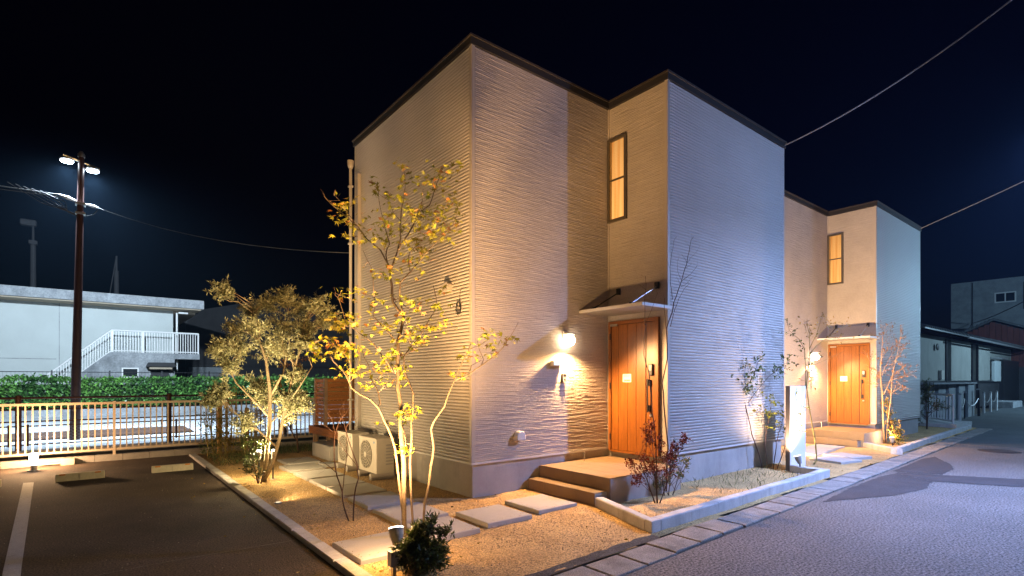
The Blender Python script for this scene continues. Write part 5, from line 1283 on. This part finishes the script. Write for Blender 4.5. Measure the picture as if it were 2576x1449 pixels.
# -------- red shrub and golden shrub by the porch
rs = thing('red_leaved_shrub', 'small shrub with dark red autumn leaves beside the porch steps', 'shrub', (5.72, 4.15, 0))
bl_ = [(5.72+.781*a, 4.15-.6246*a+.2*random.uniform(-1, 1), z, r) for a, z, r in ((-.28,.40,.13),(-.12,.45,.14),(.03,.42,.14),(.18,.44,.12),(-.2,.60,.12),(-.02,.62,.13),(.15,.60,.12),(-.05,.78,.11),(.1,.80,.10),(.3,.55,.09),(.26,.72,.07),(-.3,.52,.10),(-.12,.92,.08),(.02,1.0,.05),(.36,.82,.06),(-.22,.30,.09))]
blob_plant(rs, [[(5.72, 4.15, 0, .011), (5.71, 4.16, .25, .009), (5.68, 4.18, .6, .005), (5.66, 4.2, .95, .002)], [(5.70, 4.17, 0, .009), (5.60, 4.24, .35, .006), (5.52, 4.3, .6, .002)], [(5.74, 4.13, 0, .009), (5.82, 4.06, .3, .006), (5.9, 4.0, .65, .002)]],
    bl_, 14, .17, 8, .031, .019, m_twig, m_lred, up=.5, twig_r=.0014, limb_r=.003)
gs_ = thing('yellow_green_shrub', 'low yellow-green leafy shrub right of the red shrub', 'shrub', (6.25, 4.35, 0))
blob_plant(gs_, [[(6.25, 4.35, 0, .007), (6.27, 4.33, .3, .004), (6.3, 4.3, .62, .002)], [(6.2, 4.38, 0, .006), (6.15, 4.4, .35, .002)], [(6.3, 4.32, 0, .006), (6.42, 4.25, .4, .002)]],
    [(6.25, 4.35, .28, .14), (6.35, 4.3, .42, .13), (6.18, 4.4, .2, .1), (6.42, 4.25, .3, .1), (6.3, 4.3, .55, .07), (6.5, 4.2, .45, .07), (6.05, 4.4, .14, .08)], 11, .14, 9, .042, .013, m_twig, m_lgreen, up=.5, twig_r=.0014, limb_r=.003, m_lf2=m_lgold, f2=.35)
# -------- saplings by the sign
s1 = thing('leafy_sapling', 'dark-stemmed sapling with green leaves casting shadows on the blue wall', 'sapling', (9.33, 4.45, 0))
stems(s1, SAP1, m_twig, 'stem', 6)
LP, LD = twiglets(s1, SAP1, m_twig, 9, .20, .0015, .55, -.2, lp=7); leaves_mesh('crown', LP, LD, .055, .026, m_lgreen, s1)
s2 = thing('leafy_sapling', 'bright green young saplings right in front of the white sign', 'sapling', (9.5, 4.42, 0))
stems(s2, SAP2, m_twig, 'stem', 6)
LP, LD = twiglets(s2, SAP2, m_twig, 6, .20, .0014, .45, .0, lp=6); leaves_mesh('crown', LP, LD, .055, .028, m_lyel, s2)
s3 = thing('curved_young_tree', 'young tree with curved pale stem and golden twigs by the second porch lamp', 'tree', (10.69, 4.2, 0))
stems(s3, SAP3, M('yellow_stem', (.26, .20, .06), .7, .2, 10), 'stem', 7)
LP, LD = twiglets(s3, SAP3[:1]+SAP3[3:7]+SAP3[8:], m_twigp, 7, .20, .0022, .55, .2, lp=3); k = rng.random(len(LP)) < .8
leaves_mesh('crown', LP[k], LD[k], .045, .022, m_lgold, s3)
LP, LD = twiglets(s3, SAP3[1:3], m_twig, 5, .18, .002, .4, .0, lp=3); leaves_mesh('foliage', LP, LD, .05, .026, m_lgreen, s3)
# -------- bare orange-lit tree and yellow bush at the second house
bt = thing('bare_tree', 'leafless tree with pale orange-lit twigs right of the second porch', 'tree', (15.58, 4.5, 0))
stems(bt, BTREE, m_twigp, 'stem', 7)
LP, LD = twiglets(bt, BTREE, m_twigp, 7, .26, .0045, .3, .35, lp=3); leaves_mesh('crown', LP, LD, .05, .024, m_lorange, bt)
yb = thing('yellow_bush', 'low yellow-green bush around the spotlight of the second house', 'bush', (15.3, 4.25, 0))
blob_plant(yb, [[(15.3, 4.25, 0, .01), (15.3, 4.25, .5, .004)], [(15.5, 4.3, 0, .01), (15.6, 4.4, .8, .004)]],
    [(15.2, 4.2, .2, .18), (15.4, 4.25, .3, .2), (15.55, 4.35, .5, .2), (15.7, 4.45, .7, .18), (15.3, 4.1, .15, .15), (15.65, 4.5, 1.0, .14), (15.55, 4.15, .25, .18)], 10, .2, 10, .07, .022, m_twig, m_lgold, up=.5, twig_r=.003, m_lf2=m_lgreen, f2=.4)
for (x, y, s, lb) in ((19.85, 4.95, .85, 'small dark shrub at the far corner of the second house'), (21.1, 4.95, 1.25, 'larger dark twiggy shrub beside the white fence')):
    t = thing('dark_shrub', lb, 'shrub', (x, y, 0), 'dark shrubs at the street end')
    blob_plant(t, [[(x, y, 0, .02), (x-.08, y, .5*s, .012), (x-.1, y, 1.0*s, .005)], [(x, y, 0, .02), (x+.15, y, .5*s, .012), (x+.25, y, 1.0*s, .005)]],
        [(x+random.uniform(-.35, .35)*s, y+random.uniform(-.3, .3)*s, z*s, .24*s) for z in (.4, .55, .7, .85, 1.0, 1.1, .75, .6)], 12, .3*s, 10, .06, .028, m_twig, m_ldark, up=.4, twig_r=.004, limb_r=.008, m_lf2=m_lgreen, f2=.2)
ft = thing('far_tree', 'dim round tree top behind the second house', 'tree', (36, 12.5, 0))
blob_plant(ft, [[(36, 12.5, 0, .2), (36, 12.5, 3.0, .12), (36, 12.5, 5, .05)]], [(36+random.uniform(-1, 1), 12.5+random.uniform(-1, 1), z, .8) for z in (3.2, 3.8, 4.2, 4.6, 5.0, 5.4, 4.0)], 14, .7, 14, .16, .09, m_twig, m_ldark, twig_r=.01, limb_r=.02)

# -------- bamboo and log stakes by the fence
for (x, y, hgt, lb) in ((2.13, 12.47, 1.12, 'left round log stake among the bamboo'), (2.62, 12.32, 1.04, 'right round log stake among the bamboo')):
    o = MB().lathe((x, y, -.05), [(.048, 0), (.046, hgt*.5), (.044, hgt), (.03, hgt+.012)], 14).build('log_stake', m_log, None, smooth=True)
    tag(o, lb, 'stake', 'log stakes')
for i, (x, y, hgt, lb) in enumerate(((1.98, 12.25, 1.25, 'leftmost clump of thin bamboo against the beige fence'), (2.28, 12.2, 1.65, 'tall bamboo clump between the two log stakes'), (2.45, 11.75, 1.1, 'low bamboo clump in front of the right log stake'), (2.95, 12.5, 1.4, 'bamboo clump behind the olive trunks'))):
    t = thing('bamboo_clump', lb, 'bamboo', (x, y, 0), 'bamboo clumps')
    cs = []
    for j in range(6):
        a = (x+random.uniform(-.14, .14), y+random.uniform(-.12, .12)); e = (a[0]+random.uniform(-.16, .12), a[1]+random.uniform(-.1, .1)); hh = hgt*random.uniform(.6, 1.0)
        cs.append([(a[0], a[1], 0, .008), (a[0]*.6+e[0]*.4, a[1]*.6+e[1]*.4, hh*.5, .007), (e[0], e[1], hh, .003)])
        MB().tube([p[:3] for p in cs[-1]], [p[3] for p in cs[-1]], 6).build('cane', m_bamboo, t)
    LP, LD = twiglets(t, cs, m_bamboo, 9, .20, .0016, .0, .0, lp=8)
    leaves_mesh('foliage', LP, LD, .085, .014, m_lgold if i % 2 else m_lgreen, t)
# shrub at the olive's foot, orange maple behind, grass strip
os_ = thing('low_shrub', 'low dark twiggy shrub at the foot of the olive tree', 'shrub', (2.02, 8.75, 0))
blob_plant(os_, [[(2.02, 8.75, 0, .01), (1.97, 8.8, .3, .005), (1.88, 8.9, .62, .002)], [(2.05, 8.72, 0, .01), (2.1, 8.65, .35, .002)]],
    [(1.98+random.uniform(-.18, .18), 8.78+random.uniform(-.18, .18), z, .12) for z in (.15, .25, .35, .45, .55, .62, .3)], 9, .16, 9, .05, .016, m_twig, m_ldark, up=.4, twig_r=.002, m_lf2=m_lgreen, f2=.35, limb_r=.004)
om = thing('orange_maple', 'thin maple with small orange leaves behind the olive crown', 'tree', (3.55, 11.9, 0))
blob_plant(om, [[(3.55, 11.9, 0, .02), (3.5, 11.9, .8, .015), (3.45, 11.95, 1.6, .008), (3.5, 12.0, 2.3, .004)], [(3.5, 11.9, .3, .014), (3.25, 12.0, .9, .010), (3.15, 12.1, 1.5, .004)]],
    [(3.45, 11.9, 1.7, .25), (3.6, 11.8, 2.0, .25), (3.3, 12.0, 1.9, .2), (3.55, 11.9, 2.35, .2), (3.2, 12.05, 1.5, .2)], 8, .25, 7, .05, .03, m_twig, m_lorange, twig_r=.002)
n = 2600
gx = np.concatenate([rng.uniform(2.7, 4.1, 1500), rng.uniform(1.85, 2.7, 700), rng.uniform(6.8, 9.4, 160)])
gyy = np.concatenate([12.3+rng.uniform(-.5, .6, 1500), rng.uniform(10.8, 12.6, 700), rng.uniform(3.7, 4.66, 160)])
kk = ~((gx > 3.6) & (gyy < 11.5) & (gyy > 10))
gx, gyy = gx[kk], gyy[kk]; n = len(gx)
go = leaves_mesh('grass_tufts', np.stack([gx, gyy, np.full(n, .005)], -1), np.stack([rng.normal(0, .5, n), rng.normal(0, .5, n), np.full(n, 1.0)], -1), .13, .008, m_grass, None)
tag(go, 'sparse grass tufts along fence and wall foot', None, None, 'stuff')
# fallen leaves
n = 260
fx = rng.uniform(1.0, 12.5, n); fy = rng.uniform(3.3, 10.5, n)
kk = ~(((fx > 3.9) & (fy > 5.8)) | ((fx > 6.7) & (fy > 4.7)) | ((fx > 4.9) & (fx < 6.8) & (fy > 4.4)))
fx, fy = fx[kk], fy[kk]; n = len(fx)
fl_ = leaves_mesh('fallen_leaves', np.stack([fx, fy, np.full(n, .03)], -1), np.stack([rng.normal(0, 1, n), rng.normal(0, 1, n), rng.normal(0, .1, n)], -1), .035, .02, m_lgold, None)
tag(fl_, 'scattered small fallen leaves on gravel and asphalt', None, None, 'stuff')

def spt():
    x0, y0, x1, y1 = random.choice(((1.81, 4.35, 2.42, 5.0), (2.6, 4.52, 3.19, 5.15), (3.35, 4.6, 3.975, 5.24), (4.15, 4.68, 4.79, 5.34), (2.65, 5.26, 3.26, 5.99), (2.66, 6.14, 3.27, 6.8)))
    x, y = random.uniform(x0+.01, x1-.01), random.uniform(y0+.01, y1-.01)
    if min(x-x0, x1-x, y-y0, y1-y) > .02 + .10*random.random()**2: return None
    return (x, y, .054)
scatter(420, spt, .0045, 'spilled_grit', m_pebble, 'grit spilled over the slab edges', garden)
def ppt(): return (random.uniform(-3, 1.6), random.uniform(3.5, 12.9), .003)
scatter(900, ppt, .005, 'parking_grit', M('pale_grit', (.25, .22, .18), .9, .3, 5, island=.6), 'loose grit on the parking asphalt', parking)

# ================================================================== HAZE ADDED FOR LAMP GLOW
def air():
    b = MB().box((-260, -260, -1.2), (260, 260, 11.6))  # haze volume added to give the lamps a bloom
    hz = b.build('haze', None); hz['kind'] = 'stuff'; hz['label'] = 'faint haze added for a glow round the street lamps'
    m = bpy.data.materials.new('glow_haze'); m.use_nodes = True; N = m.node_tree.nodes; N.clear()
    o = N.new('ShaderNodeOutputMaterial'); v = N.new('ShaderNodeVolumePrincipled')
    v.inputs['Density'].default_value = 0.00045; v.inputs['Color'].default_value = (.35, .62, 1.0, 1); v.inputs['Anisotropy'].default_value = .35
    m.node_tree.links.new(v.outputs[0], o.inputs['Volume']); hz.data.materials.append(m)
air()
